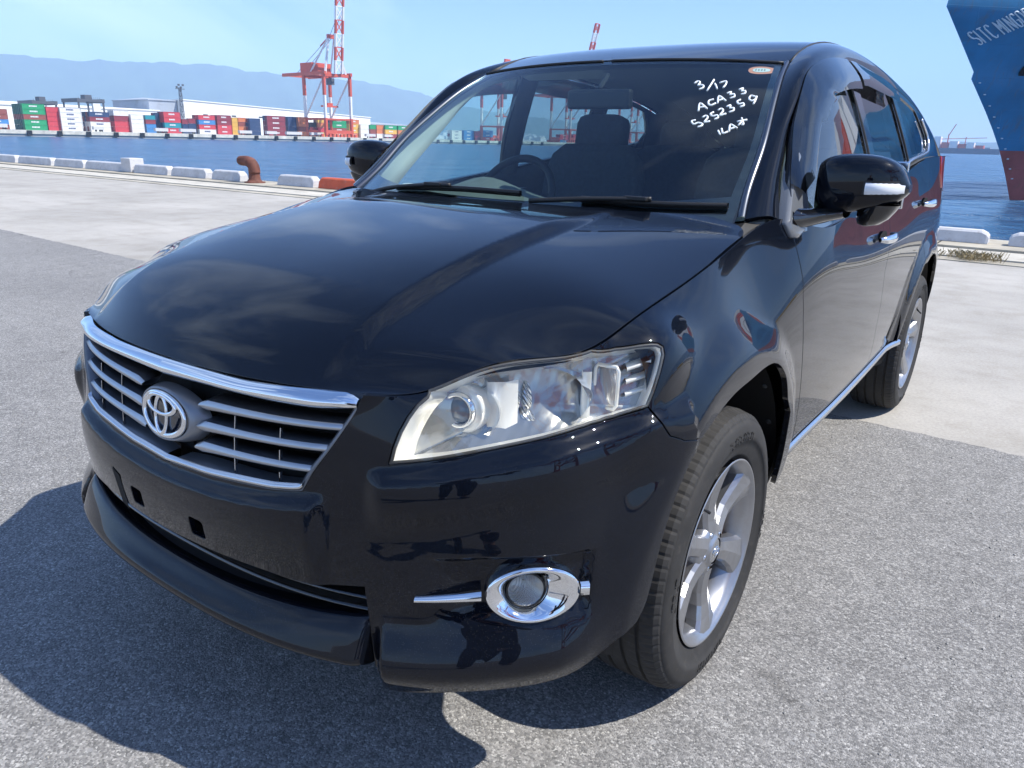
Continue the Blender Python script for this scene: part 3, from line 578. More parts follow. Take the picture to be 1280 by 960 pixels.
# the grille opening reaches the centre line, so it is part of the outline: walk round it
i0 = 0
outline = [(0, ge[-1][1])]+ge[1:-1][::-1]+[(ge[0][0]+.004, vt-.010), (0.0001, vt-.010), (0.0001, vt), top_in]
outline = [(0, ge[-1][1])]+ge[1:-1][::-1]+[(ge[0][0]+.004, vt-.009), (top_in[0], vt-.009)]+hl_in[::-1]+hl_low[1:]+gp[1:]+af[::-1][1:]+bb[::-1][1:]+U(SB, [(.522, -.81, .345), (.518, -.815, .42), (.515, -.817, .47)])+il[::-1]+[(0, il[0][1])]
bumper = link('front_bumper', join_mirror(panel_mesh('front_bumper', SB, outline, [fh, ph], step=.0095, gap=.0018, skirt=.010)), M['paint'], car)
mb = MB(); rows = []
for z in np.linspace(.335, .520, 10):
    q_ = SB.near([(.523, -.81, z)], (1, 0, 1))[0]; e_ = SB.ev([q_[0]], [q_[1]])[0]
    rows.append([tuple(e_+(-.0005, .001, 0)), tuple(e_+(-.006, .004, 0)), tuple(e_+(-.010, .016, 0)), tuple(e_+(-.010, .060, 0)), tuple(e_+(-.010, .11, 0))])
mb.grid(rows, flip=True); both('bumper_corner_flank', mb.mesh('f'), M['paint'])
# ---- fenders
arch = U(SB, D['arch']); df = U(SB, D['door_front'])
def circ_arch(yc, a0, a1, n, R=.468): return [(0, yc+R*math.cos(math.radians(a)), .355+R*math.sin(math.radians(a))) for a in np.linspace(a0, a1, n)]
rear_low = U(SB, [(.9, .400, .55), (.9, .415, .47), (.9, .425, .41), (.89, .44, .375)], (0, 1, 1))
a2 = U(SB, [(.9, .39, .62)], (0, 1, 1))
fp = [hl_out[0]]+hl_out[1:]+U(SB, [(.758, -.466, .9495)])
fp[-1] = (fp[-1][0], vt)
fp += [(ucol(i), vt) for i in range(8, 12)]+[(ucol(12)-.02, vt)]+[(df[0][0]-.004, vt)]+df+[(df[-1][0], df[-1][1]-.03)]+rear_low[::-1]+a2+arch[::-1][1:]+gp[::-1][1:-1]
fender = link('front_wing', panel_mesh('front_wing', SB, fp, step=.016, gap=.0026, skirt=.014, rnd=.0010), M['paint'], car); mir(fender)
# ---- doors
dm = U(SB, D['door_mid']); dmt = (dm[0][0]-.01, vt)
sill_z = lambda y: .440+.035*max(0, y-.65)/1.5
sl = lambda ys: U(SB, [(.88, y, sill_z(y)) for y in ys], (0, 1, 1))
d1 = [(df[0][0]-.004, vt)]+df[:-1]+sl([.66, .9, 1.2, 1.5])+sl([1.64])+dm[::-1]+[dmt]
door = link('front_door', panel_mesh('front_door', SB, d1, step=.024), M['paint'], car); mir(door)
ra = U(SB, [(.9, *p[1:]) for p in circ_arch(2.66, 178, 118, 9, .50)], (0, 1, 1))
rdt = (U(SB, [(.86, 2.48, 1.25)], (0, 1, 1))[0][0], vt)
d2 = [dmt]+dm+sl([1.64, 1.9, 2.13])+U(SB, [(.9, 2.155, .60)], (0, 1, 1))+ra[1:]+U(SB, [(.9, 2.44, .90), (.9, 2.47, 1.05)], (0, 1, 1))+[rdt]
rdoor = link('rear_door', panel_mesh('rear_door', SB, d2, step=.024), M['paint'], car); mir(rdoor)
# ---- rear quarter panel with wheel arch, tail lamp notch
ra2 = U(SB, [(.9, *p[1:]) for p in circ_arch(2.66, 118, 0, 14, .468)], (0, 1, 1))
ra_full = [ra[-1]]+ra2[1:]
uend = ucol(20)+.10
tl = U(SB, [(.84, 2.84, 1.275), (.85, 2.88, 1.20), (.85, 2.97, 1.13), (.82, 3.2, 1.10)], (0, 1, 1))
q = [rdt]+U(SB, [(.9, 2.47, 1.05), (.9, 2.44, .90)], (0, 1, 1))+[ra[-1]]+ra2[1:]+U(SB, [(.9, 3.13, .30)], (0, 1, 1))+[(uend, v0+.03), (uend, tl[3][1]), tl[3], tl[2], tl[1], (tl[0][0], vt)]
quarter = link('quarter_panel', panel_mesh('quarter_panel', SB, q, step=.026), M['paint'], car); mir(quarter)
tlp = [(tl[0][0], vt), tl[1], tl[2], tl[3], (uend+.05, tl[3][1]), (uend+.05, vt)]
tail = link('tail_lamp', panel_mesh('tail_lamp', SB, tlp, step=.03, gap=.003, off=.004), M['red_lens'], car); mir(tail)
tg = [(uend, v0+.03), (ucol(24), v0+.03), (ucol(24), vt), (uend+.05, vt), (uend+.05, tl[3][1]), (uend, tl[3][1])]
rear = link('tailgate', panel_mesh('tailgate', SB, tg, step=.05), M['paint'], car); mir(rear)
# ---- silver sill strip and lower sill
mb = MB(); ys = np.linspace(.60, 2.20, 20); rows = []
for y in ys:
    z = sill_z(y); q = SB.near([(.88, y, z-.004)], (0, 1, 1))[0]; x = SB.ev([q[0]], [q[1]])[0][0]
    rows.append([(x+.001, y, z-.006), (x+.009, y, z-.011), (x+.009, y, z-.029), (x+.001, y, z-.036), (x-.03, y, z-.040)])
mb.grid(rows); both('sill_strip', mb.mesh('sill_strip'), M['satin'])
mb = MB(); rows = []
for y in np.linspace(.42, 2.24, 20):
    z = .440+.035*(y-.65)/1.5; rows.append([(.868, y, z-.033), (.850, y, z-.036), (.80, y, z-.034), (.70, y, z-.03), (.5, y, z-.03)])
mb.grid(rows); both('sill', mb.mesh('sill'), M['black'])
# ---- dark inner skin, floor, wheel houses so no light leaks through the gaps
mb = MB()
def skin(S, u0, u1, w0, w1, nu, nv, off):
    rows = []
    for u in np.linspace(u0, u1, nu):
        vv = np.linspace(w0, w1, nv); p = S.ev([u]*nv, vv); n = S.nrm([u]*nv, vv)
        if orient_out(p, n): n = -n
        rows.append([tuple(x) for x in p+n*off])
    return rows
dk = SB.near([(.9, .42, .5), (.9, 2.16, .5)], (0, 1, 1))
mb.grid(skin(SB, dk[0][0], dk[1][0], v0+.1, vt-.005, 40, 14, -.022))
vz = SB.near([(.9, .2, .86), (.9, 2.7, .86)], (0, 1, 1))[:, 1].max()
mb.grid(skin(SB, ucol(8)-.02, dk[0][0], vz, vt-.006, 20, 6, -.026)); mb.grid(skin(SB, dk[1][0], ucol(24), vz, vt-.006, 30, 6, -.026))
mb.grid(skin(SH, 0, ru-.01, .02, rv-.01, 16, 20, -.03))
for sgn in (1,):
    mb.add([(0, -.70, .335), (.48, -.66, .335), (.76, -.50, .36), (.60, -.5, .40), (.60, .52, .43), (.82, .56, .43), (.82, 2.16, .45), (.60, 2.16, .45), (.60, 3.2, .42), (.8, 3.2, .42), (.7, 3.5, .32), (0, 3.58, .32)], [tuple(range(12))])
    mb.add([(0, -.62, .33), (.55, -.56, .33), (.56, -.50, .86), (0, -.56, .86)], [(0, 1, 2, 3)])
o = mb.build('inner_skin', M['gap'], car); mir(o)
def liner(yc):
    mb = MB(); rows = []
    for x in (.56, .70, .80, .868):
        rows.append([(x, yc+.505*math.cos(math.radians(a))*(1 if x < .85 else .975), .355+.505*math.sin(math.radians(a))*(1 if x < .85 else .975)) for a in range(2, 184, 6)])
    mb.grid(rows); r = rows[0]; n = len(r); mb.add(r+[(r[0][0], yc, .3)], [(i, i+1, n) for i in range(n-1)]); return mb
for yc in WHEEL_Y:
    o = liner(yc).build('wheel_arch_liner', M['black'], car); o2 = mir(o)
    for s in (1, -1):
        for a in ((8, 24, 42) if yc == 0 else ()):
            r = .500; cx, cy, cz = s*.845, yc+r*math.cos(math.radians(a)), .355+r*math.sin(math.radians(a))
            k = MB().tube([(cx, cy, cz), (cx, cy-.008*math.cos(math.radians(a)), cz-.008*math.sin(math.radians(a)))], [.010, .007], 10)
            k.build('liner_clip', M['trim'], o if s == 1 else o2)

mb = MB(); mb.grid([[(.64, .325, 1.115), (.70, .335, 1.118), (.742, .352, 1.122), (.79, .40, 1.118), (.83, .47, 1.105), (.84, .60, 1.085)], [(.64, .22, 1.09), (.70, .235, 1.09), (.745, .25, 1.085), (.765, .30, 1.085), (.78, .42, 1.06), (.79, .60, 1.04)]], sm=False)
mb.grid([[(.60, .33, 1.115), (.70, .345, 1.12), (.742, .36, 1.128), (.79, .42, 1.125), (.83, .50, 1.12)], [(.60, .42, 1.10), (.70, .44, 1.10), (.73, .50, 1.12), (.76, .56, 1.12), (.80, .62, 1.12)]], sm=False)
o = mb.build('cowl_corner', M['black'], car); mir(o)
# ---- roof, pillars, windscreen
roof = link('roof', join_mirror(panel_mesh('roof', SF, [(0, 0), (SF.ku[-1], 0), (SF.ku[-1], SF.kv[-1]), (0, SF.kv[-1])], step=.035, gap=.002, skirt=.012)), M['paint'], car)
pil = link('roof_side_pillar', panel_mesh('roof_side_pillar', SR, [(SR.ku[0], SR.kv[0]), (SR.ku[-1], SR.kv[0]), (SR.ku[-1], SR.kv[-1]), (SR.ku[0], SR.kv[-1])], step=.018, gap=.002, skirt=.012), M['paint'], car); mir(pil)
gv0, gv1, gu = SG.kv[0], SG.kv[-1], SG.ku[-1]
ws = link('windscreen', join_mirror(panel_mesh('windscreen', SG, [(0, gv0), (gu-.004, gv0), (gu-.004, gv1-.004), (0, gv1-.004)], step=.03, gap=.001, skirt=0)), M['windshield'], car)
# black ceramic border printed on the inside of the glass
def border(u0, w0, w1, nrow=40):
    mb = MB()
    def strip(f):
        rows = []
        for t in np.linspace(0, 1, nrow):
            a, b = f(t); q = [(a[0]+(b[0]-a[0])*k/3, a[1]+(b[1]-a[1])*k/3) for k in range(4)]
            p = SG.ev([x[0] for x in q], [x[1] for x in q]); n = SG.nrm([x[0] for x in q], [x[1] for x in q])
            if orient_out(p, n): n = -n
            rows.append([tuple(x) for x in p-n*.0025])
        mb.grid(rows)
    strip(lambda t: ((gu*t, gv0), (gu*t, gv0+w0))); strip(lambda t: ((gu*t, gv1-w1), (gu*t, gv1))); strip(lambda t: ((gu-u0, gv0+(gv1-gv0)*t), (gu, gv0+(gv1-gv0)*t)))
    return mb
o = border(.030, .205, .022).build('windscreen_border', M['gloss_black'], car); mir(o)
# pillar moulding along the glass and roof ditch
def along(S, u, v, off): p = S.ev(u, v); n = S.nrm(u, v); n = -n if orient_out(p, n) else n; return p+n*off
tt = np.linspace(SR.ku[0], SR.ku[5]+.02, 30)
a_ = SR.ev(tt, [SR.kv[0]]*30); nn_ = SR.nrm(tt, [SR.kv[0]+.01]*30); nn_ = -nn_ if orient_out(a_, nn_) else nn_
mb = MB(); rows = []
for p, n in zip(a_, nn_):
    inn = np.array((-1, -.35, .1)); inn = inn-n*np.dot(inn, n); inn /= np.linalg.norm(inn)
    rows.append([tuple(p+n*.001), tuple(p+n*.009+inn*.002), tuple(p+n*.009+inn*.014), tuple(p+n*.000+inn*.022), tuple(p-n*.008+inn*.023)])
mb.grid(rows); both('windscreen_moulding', mb.mesh('m'), M['dark_satin'])
tt = np.linspace(SR.ku[5]+.02, SR.ku[-1], 30); mb = MB(); mb.tube([tuple(p) for p in along(SR, tt, [SR.kv[0]+.001]*30, -.002)], .0055, 8)
both('roof_ditch_moulding', mb.mesh('m'), M['seal'])
tt = np.linspace(.02, gu, 30); mb = MB(); mb.tube([tuple(p) for p in along(SG, tt, [gv1-.002]*30, .001)], .0045, 8); both('windscreen_top_seal', mb.mesh('m'), M['seal'])

# ---- side windows: black frames, glass, pillars, visors
def sp(pts): return U(SS, [(side_x(y, z), y, z) for y, z in pts])
railc = [(y, z) for _, y, z in RAIL_C]
def rc(y): return float(np.interp(y, [p[0] for p in railc], [p[1] for p in railc]))
def bz(y): return float(np.interp(y, [p[1] for p in TOP[12:20]], [p[2] for p in TOP[12:20]]))
topc = catmull([(y, z) for y, z in railc], 4)
frame_out = [(p[0], p[1]-.003) for p in topc if p[0] < 3.2]+[(3.22, 1.29)]+[(y, bz(y)-.02) for y in (3.0, 2.6, 2.2, 1.8, 1.4, 1.0, .7, .52)]
inn = [(p[0]+.024*(1 if p[0] < .95 else 0), p[1]-.026) for p in topc]
def topline(y0, y1, n=14): return [(y, float(np.interp(y, [p[0] for p in inn], [p[1] for p in inn]))) for y in np.linspace(y0, y1, n)]
g1 = [(.585, bz(.6)+.016), (.565, 1.20), (.60, 1.275), (.64, 1.320)]+topline(.69, 1.335, 16)+[(1.33, 1.40), (1.345, 1.30), (1.375, bz(1.37)+.016), (1.0, bz(1.0)+.016)]
g2 = [(1.50, bz(1.5)+.016), (1.475, 1.30), (1.455, 1.40)]+topline(1.45, 2.03)+[(2.05, 1.40), (2.10, bz(2.1)+.018), (1.8, bz(1.8)+.016)]
g3 = [(2.25, bz(2.25)+.02), (2.19, 1.40)]+topline(2.16, 2.62)+[(2.70, 1.44), (2.76, 1.38), (2.72, bz(2.7)+.035), (2.6, bz(2.6)+.022)]
fr = link('window_frame', panel_mesh('window_frame', SS, sp(frame_out), [sp(g1), sp(g2), sp(g3)], step=.024, gap=.001, skirt=.014), M['gloss_black'], car); mir(fr)
for nm, g, mt in (('front_side_window', g1, 'side_glass'), ('rear_side_window', g2, 'rear_glass'), ('quarter_window', g3, 'rear_glass')):
    o = link(nm, panel_mesh(nm, SS, sp(g), step=.03, gap=-.004, skirt=0, off=-.006), M[mt], car); mir(o)
# bright chrome-like B-pillar edge strips and quarter-window trim
for ya, yb in ((1.352, 1.395), (2.075, 2.13)):
    mb = MB(); rows = []
    for t in np.linspace(0, 1, 12):
        z = bz(ya)+.015+(rc(ya)-.03-bz(ya)-.015)*t; y = yb+(ya-yb)*t-.035*t; rows.append([(side_x(y+d, z)+h, y+d, z) for d, h in ((-.006, .001), (-.004, .005), (.006, .005), (.008, .001))])
    mb.grid(rows); both('window_guide_strip', mb.mesh('s'), M['seal'])
mb = MB(); pts = [(side_x(y, z)+.006, y, z) for y, z in [(1.0, bz(1.0)+.006), (1.4, bz(1.4)+.006), (1.8, bz(1.8)+.006), (2.2, bz(2.2)+.008), (2.6, bz(2.6)+.012), (2.74, bz(2.7)+.03), (2.80, 1.38), (2.72, 1.46)]]
mb.tube([tuple(p) for p in catmull(pts, 5)], .007, 8); mb.tube([tuple(p) for p in catmull([(side_x(y, bz(y)+.006)+.006, y, bz(y)+.006) for y in (.52, .7, 1.0)], 5)], .007, 8)
both('beltline_moulding', mb.mesh('b'), M['satin'])
def visor(tops, depth, name):
    rows = []
    for i, (y, z) in enumerate(tops):
        dp = depth[i] if isinstance(depth, (list, tuple)) else depth; r = []
        dy = dp*(.55 if y < .95 else .0)
        for k in np.linspace(0, 1, 6):
            yy = y+dy*k; zz = z+.006-dp*k*(1 if y > .8 else .75); r.append((side_x(yy, zz)+.004+.024*math.sin(k*math.pi*.62), yy, zz))
        rows.append(r)
    mb = MB(); mb.grid(rows); return mb
vt1 = [(p[0], p[1]) for p in topc if .50 < p[0] < 1.42]; n1 = len(vt1)
o = visor(vt1, [.035+.065*min(1, i/5) for i in range(n1)], 'v').build('window_visor', M['visor_glass'], car); mir(o)
vt2 = [(y, rc(y)) for y in np.linspace(1.44, 2.10, 14)]
o = visor(vt2, [.085]*13+[.07], 'v').build('window_visor', M['visor_glass'], car); mir(o)
# ---- mirror sail triangle and door mirror
sail = [(.762, .625, 1.318), (.777, .545, 1.250), (.817, .415, 1.122), (.832, .43, 1.086), (.838, .475, 1.080), (.840, .515, 1.094), (.827, .571, 1.150), (.787, .632, 1.248)]
sc_ = np.mean(sail, 0); mb = MB(); n = len(sail)
r0_ = [tuple(np.array(q)+(.012, 0, 0)) for q in sail]; r1_ = [tuple(sc_+(np.array(q)-sc_)*.86+(.020, -.002, .0)) for q in sail]; r2_ = [tuple(np.array(q)+(-.012, .006, 0)) for q in sail]
mb.grid([r2_, r0_, r1_], close=True, flip=False); mb.add(r1_, [tuple(range(n))[::-1]], True); o = mb.build('mirror_sail', mat('sky_greyed_black_trim', (.13, .14, .155), .22, coat=.6), car, bevel=.004); mir(o)  # black trim greyed: the pale sky it mirrors is put into its colour
def mirror_parts():
    # rings from inner side (x .84) to the outer tip, each an outline in (y, z)
    xs = [.845, .862, .90, .95, 1.00, 1.035, 1.060, 1.073]
    zt = [1.278, 1.293, 1.302, 1.304, 1.300, 1.287, 1.262, 1.228]; zb = [1.146, 1.143, 1.143, 1.150, 1.160, 1.170, 1.186, 1.206]
    yf = [.600, .575, .560, .556, .562, .580, .608, .640]; yb = [.675, .690, .695, .698, .700, .700, .698, .690]
    rows = []
    for x, t, b, f, k in zip(xs, zt, zb, yf, yb):
        r = []
        for a in np.arange(20)*2*math.pi/20:
            cy, cz = math.cos(a), math.sin(a); e = 3.6; s = (abs(cy)**e+abs(cz)**e)**(-1/e)
            u = cy*s; v = cz*s; yy = (f+k)/2+(k-f)/2*u; zz = (t+b)/2+(t-b)/2*v
            r.append((x, yy, zz))
        rows.append(r)
    mb = MB(); mb.grid(rows, close=True, flip=True); mb.add(rows[0], [tuple(range(20))], True); mb.add(rows[-1], [tuple(range(20))[::-1]], True)
    return mb
mm = mirror_parts(); wm = mm.build('wing_mirror', M['paint'], car, subsurf=1)
mb = MB(); rows = []
for x in np.linspace(.982, 1.066, 8):
    k = (x-.982)/.084; r = []
    for zz in np.linspace(-1, 1, 6):
        z = 1.216+.001*k+zz*(.0155-.002*k); yy = .5525+.085*max(0, (x-.985)/.085)**2.4-.006*(1-abs(zz)**3); r.append((x, yy, z))
    rows.append(r)
mb.grid(rows, flip=True); ind = mb.build('indicator_lens', mat('indicator_clear_white', (.78, .79, .80), .25, coat=1), wm)
mb = MB(); mb.grid([[(x, .552+.085*max(0, (x-.985)/.085)**2.4, 1.219+s*.0175) for s in (-1, -.5, 0, .5, 1)] for x in np.linspace(.976, 1.068, 9)], flip=True); mb.build('indicator_bezel', M['seal'], wm)
mb = MB(); rows = []
for i, (z, rx, ry) in enumerate([(1.172, .050, .058), (1.155, .048, .056), (1.135, .042, .050), (1.118, .028, .034), (1.112, .006, .008)]):
    rows.append([(1.010+rx*math.cos(a)-.008*i, .645+ry*math.sin(a), z) for a in np.arange(16)*2*math.pi/16])
mb.grid(rows, close=True, flip=True); mb.add(rows[-1], [tuple(range(16))], True); mb.build('camera_pod', M['gloss_black'], wm)
mb = MB(); mb.box((.850, .699, 1.160), (1.055, .706, 1.285)); mb.build('mirror_glass', M['chrome'], wm, bevel=.01)
mb = MB(); mb.grid([[(x, y0+.05*math.cos(a), z0+hh*math.sin(a)) for a in np.arange(12)*2*math.pi/12] for x, y0, z0, hh in ((.835, .50, 1.128, .030), (.86, .54, 1.133, .024), (.89, .60, 1.140, .020), (.93, .63, 1.147, .016))], close=True, flip=True)
mb.build('mirror_arm', M['gloss_black'], wm)
def mir_tree(o):
    n = mir(o)
    for ch in [c for c in C.objects if c.parent == o]:
        k = mir(ch); k.parent = n
    return n
wm2 = mir_tree(wm)
# ---- door handles
def handle(y, z, L_=.19):
    q = SB.near([(.9, y, z)], (0, 1, 1))[0]; x = SB.ev([q[0]], [q[1]])[0][0]; mb = MB(); rows = []
    for t in np.linspace(0, 1, 11):
        s = math.sin(math.pi*t)**.5; o_ = .010+.030*s; h = .008+.009*s
        rows.append([(x+o_+h*.6*math.cos(a), y-L_/2+L_*t, z+.006*t+h*math.sin(a)) for a in np.arange(10)*2*math.pi/10])
    mb.grid(rows, close=True); o = mb.build('door_handle', M['chrome'], door if y < 1.6 else rdoor)
    k = MB(); k.add([(x+.0015, y+.07*math.cos(a), z+.026*math.sin(a)) for a in np.arange(16)*2*math.pi/16], [tuple(range(16))]); k2 = k.build('handle_recess_shade', M['gap'], door if y < 1.6 else rdoor)  # flat dark oval on the door: shade of the handle cup as colour
    for ob in (o, k2):
        c = mir(ob); c.parent = [z_ for z_ in C.objects if z_.name.startswith('front_door' if y < 1.6 else 'rear_door')][-1]
handle(1.43, 1.005); handle(2.34, 1.085)

# ============================================================ FRONT END DETAILS
def bpt(x, z, off=0., S=None):
    """point on the nose at (x, z)"""
    S = S or BU; q = S.near([(abs(x)+1e-4, -.8, z)], (1, 0, 1))[0]; p = S.ev([q[0]], [q[1]])[0]; n = S.nrm([q[0]], [q[1]])[0]
    if n[1] > 0: n = -n
    p = p+n*off
    if x < 0: p = p*[-1, 1, 1]; n = n*[-1, 1, 1]
    return p, n
# the grille: an assembly of its own under the car
mb = MB(); gg = [p for p in D['grille_edge']]; back = []
for (x, y, z) in gg[::-1]: back.append((x, y+.065, z))
bk = [(x, y, z) for x, y, z in back]+[(0, -.81, .86)]
bk = [(max(x, 0), y, z) for x, y, z in bk]; cx = (.0, -.80, .76)
mb.add(bk+[(0, -.82, .76)], [(i, i+1, len(bk)) for i in range(len(bk)-1)]); 
mbL = MB(); mbL.v = mb.v+[(-x, y, z) for x, y, z in mb.v]; n_ = len(mb.v); mbL.f = mb.f+[tuple(i+n_ for i in f)[::-1] for f in mb.f]; mbL.sm = mb.sm*2
grille = mbL.build('grille', M['dark'], car)
def two(mb, name, m, parent=grille, **k):
    o = mb.build(name, m, parent, **k); c = mir(o); return o, c
# frame round the opening, 12 mm wide and going 35 mm deep
mb = MB(); fr_pts = catmull([np.array(p) for p in gg], 4); ctr = np.array((.12, -.86, .77)); rows = []
for i, p in enumerate(fr_pts):
    d = ctr-p; d[1] = 0; d /= np.linalg.norm(d); w_ = .014
    rows.append([tuple(p+(0, .000, 0)), tuple(p+(0, -.002, 0)+d*.002), tuple(p+(0, .004, 0)+d*w_), tuple(p+(0, .045, 0)+d*(w_+.004))])
mb.grid(rows); two(mb, 'grille_frame', M['grille_grey'])
# slats: chrome-edged blades, broad beside the badge and thin outside
def slat(key, hin, hout):
    P0 = catmull([np.array(p) for p in D[key]], 5); n = len(P0); f = []; b = []
    for i, p in enumerate(P0):
        t = i/(n-1); k = 1-(1-math.exp(-t*3.2))/(1-math.exp(-3.2)); h = hout+(hin-hout)*k
        if t < .06: h *= .45+.55*t/.06
        y = p+np.array((0, .008, 0)); top = y+(0, .004, h*.62); bot = y+(0, .0, -h*.38)
        f.append([tuple(top), tuple(y+(0, -.0035, h*.2)), tuple(y+(0, -.003, -h*.15)), tuple(bot)])
        b.append([tuple(bot+np.array((0, .003, 0))), tuple(bot+(0, .03, .000)), tuple(top+(0, .042, .006)), tuple(top+(0, .001, -.0005))])
    mf = MB(); mf.grid(f, flip=True); mbk = MB(); mbk.grid(b)
    ob, oc = two(mbk, 'slat', M['grille_grey'])
    for o_ in (ob, oc):
        e = mf.build('slat_edge', M['slat_satin'], o_)
        if o_ is oc: e.data = mirror_mesh_plain(e.data)
def mirror_mesh_plain(me):
    c = me.copy(); n = len(c.vertices); a = np.empty(n*3); c.vertices.foreach_get('co', a); a = a.reshape(-1, 3); a[:, 0] *= -1; c.vertices.foreach_set('co', a.ravel()); c.flip_normals(); c.update(); return c
for key, xa, za, zb in (('slat1', .104, .7985, .819), ('slat2', .098, .7535, .777), ('slat3', .092, .709, .733)):
    xe = D[key][-1][0]; D[key] = [tuple(bpt(xa+(xe-xa)*t, za+(zb-za)*t**.8)[0]) for t in np.linspace(0, 1, 7)]
slat('slat1', .020, .0125); slat('slat2', .022, .0125); slat('slat3', .023, .0125)
# small uprights between the slats
for x in (.21, .33):
    for z0, z1 in ((.80, .765), (.757, .722), (.713, .682), (.845, .812)):
        if z0 == .845: continue
        p, n = bpt(x, z0, -.014); q, _ = bpt(x, z1, -.014); mb = MB(); mb.bar(tuple(p), tuple(q), .0024, .006); two(mb, 'grille_upright', M['satin'])
# bottom chrome strip
bs = catmull([np.array(p)+(0, 0, .009) for p in [(0, -.8862, .6545)]+D['grille_edge'][5:-1][::-1]], 4); rows = []
for p in bs: rows.append([tuple(p+(0, .004, .0065)), tuple(p+(0, -.003, .003)), tuple(p+(0, -.005, -.002)), tuple(p+(0, -.001, -.0065)), tuple(p+(0, .012, -.008))])
mb = MB(); mb.grid(rows, flip=True); two(mb, 'grille_strip', M['satin'])
# top chrome bar
bt = catmull([np.array(p) for p in [(0, -.8625, .8755)]+D['bar_top'][1:]], 6); bo = catmull([np.array(p) for p in [(0, -.866, .8412)]+D['bar_bot'][::-1][1:]], 6)
m_ = 40
def res(c, m): s = np.concatenate([[0], np.cumsum(np.linalg.norm(np.diff(c, axis=0), axis=1))]); return np.stack([np.interp(np.linspace(0, s[-1], m), s, c[:, k]) for k in range(3)], 1)
bt = res(bt, m_); bo = res(bo, m_); rows = []
for i, (a, b) in enumerate(zip(bt, bo)):
    r = [tuple(a+(0, .006, .001))]
    for k in np.linspace(0, 1, 8):
        c = a*(1-k)+b*k; bulge = .018*math.sin(math.pi*min(1, k*.85+.12)); e = 1-max(0, (i-(m_-4))/3)**2*.8
        r.append(tuple(c+(0, -bulge*e, 0)))
    r.append(tuple(b+(0, .02, -.001))); rows.append(r)
mb = MB(); mb.grid(rows); two(mb, 'grille_bar', M['chrome'])
# badge housing, disc and three-ellipse badge
ec, en = bpt(0, .7615, 0); ec = np.array((0, ec[1]-.006, ec[2])); ez = np.array((0, .11, .994)); ex = np.array((1., 0, 0)); ey = np.array((0, -.994, .11))
def ell(a, b, cz=0, off=0, n=64): return [ec+ex*a*math.cos(t)+ez*(cz+b*math.sin(t))+ey*(off-.035*0-abs(a*math.cos(t))**2*.9) for t in np.arange(n)*2*math.pi/n]
rows = []
for k, (a, b, off) in enumerate([(.112, .060, -.030), (.108, .059, -.018), (.102, .057, -.010), (.097, .0555, -.004), (.090, .0535, .003), (.084, .0505, .002), (.080, .048, -.006)]):
    rows.append([tuple(p) for p in ell(a, b, 0, off)])
mb = MB(); mb.grid(rows, close=True, flip=True); mb.build('badge_housing', mat('badge_surround_grey', (.27, .28, .30), .36, .6), grille)
mb = MB(); mb.add([tuple(p) for p in ell(.081, .049, 0, -.006)], [tuple(range(64))]); mb.build('badge_disc', mat('badge_blue_black', (.004, .008, .02), .1, coat=1), grille)
def ell_tube(mb, a, b, cz, r, r2=None, off=.003):
    n = 64; rows = []
    for t in np.arange(n)*2*math.pi/n:
        c = ec+ex*a*math.cos(t)+ez*(cz+b*math.sin(t))+ey*(off-abs(a*math.cos(t))**2*.9)
        d = ex*math.cos(t)*b+ez*math.sin(t)*a; d /= np.linalg.norm(d); rr_ = r if r2 is None else r+(r2-r)*abs(math.cos(t))**2
        rows.append([tuple(c+d*rr_*math.cos(s)+ey*.0045*math.sin(s)) for s in np.arange(8)*2*math.pi/8])
    rows.append(rows[0]); mb.grid(rows, close=True)
mb = MB(); ell_tube(mb, .0735, .0440, 0, .0062, .0075); ell_tube(mb, .0480, .0195, .0213, .0042, .0062, .005); ell_tube(mb, .0205, .0405, -.0005, .0060, .0042, .004)
mb.build('badge', M['chrome'], grille)
# ---- number plate mount: holes with brackets, slot shade as a flat decal
for k in (1, -1):
    c = np.array((.114*k, -.868, .545)); mb = MB(); mb.box(tuple(c+(-.03, 0, -.03)), tuple(c+(.03, .02, .03))); mb.build('plate_mount_recess', M['dark'], car)
    mb = MB(); mb.tube([tuple(c+(0, -.030, .030)), tuple(c+(0, -.023, .030))], [.007, .009], 10); mb.build('plate_bolt', M['rust'], car)
p = [tuple(bpt(x, z, .0015, SB)[0]) for x, z in ((-.215, .590), (-.180, .578), (-.176, .490), (-.205, .500))]
MB().add(p, [(0, 3, 2, 1)]).build('plate_slot_shade', M['dark'], car)  # flat black decal: shade inside the slot put into its colour
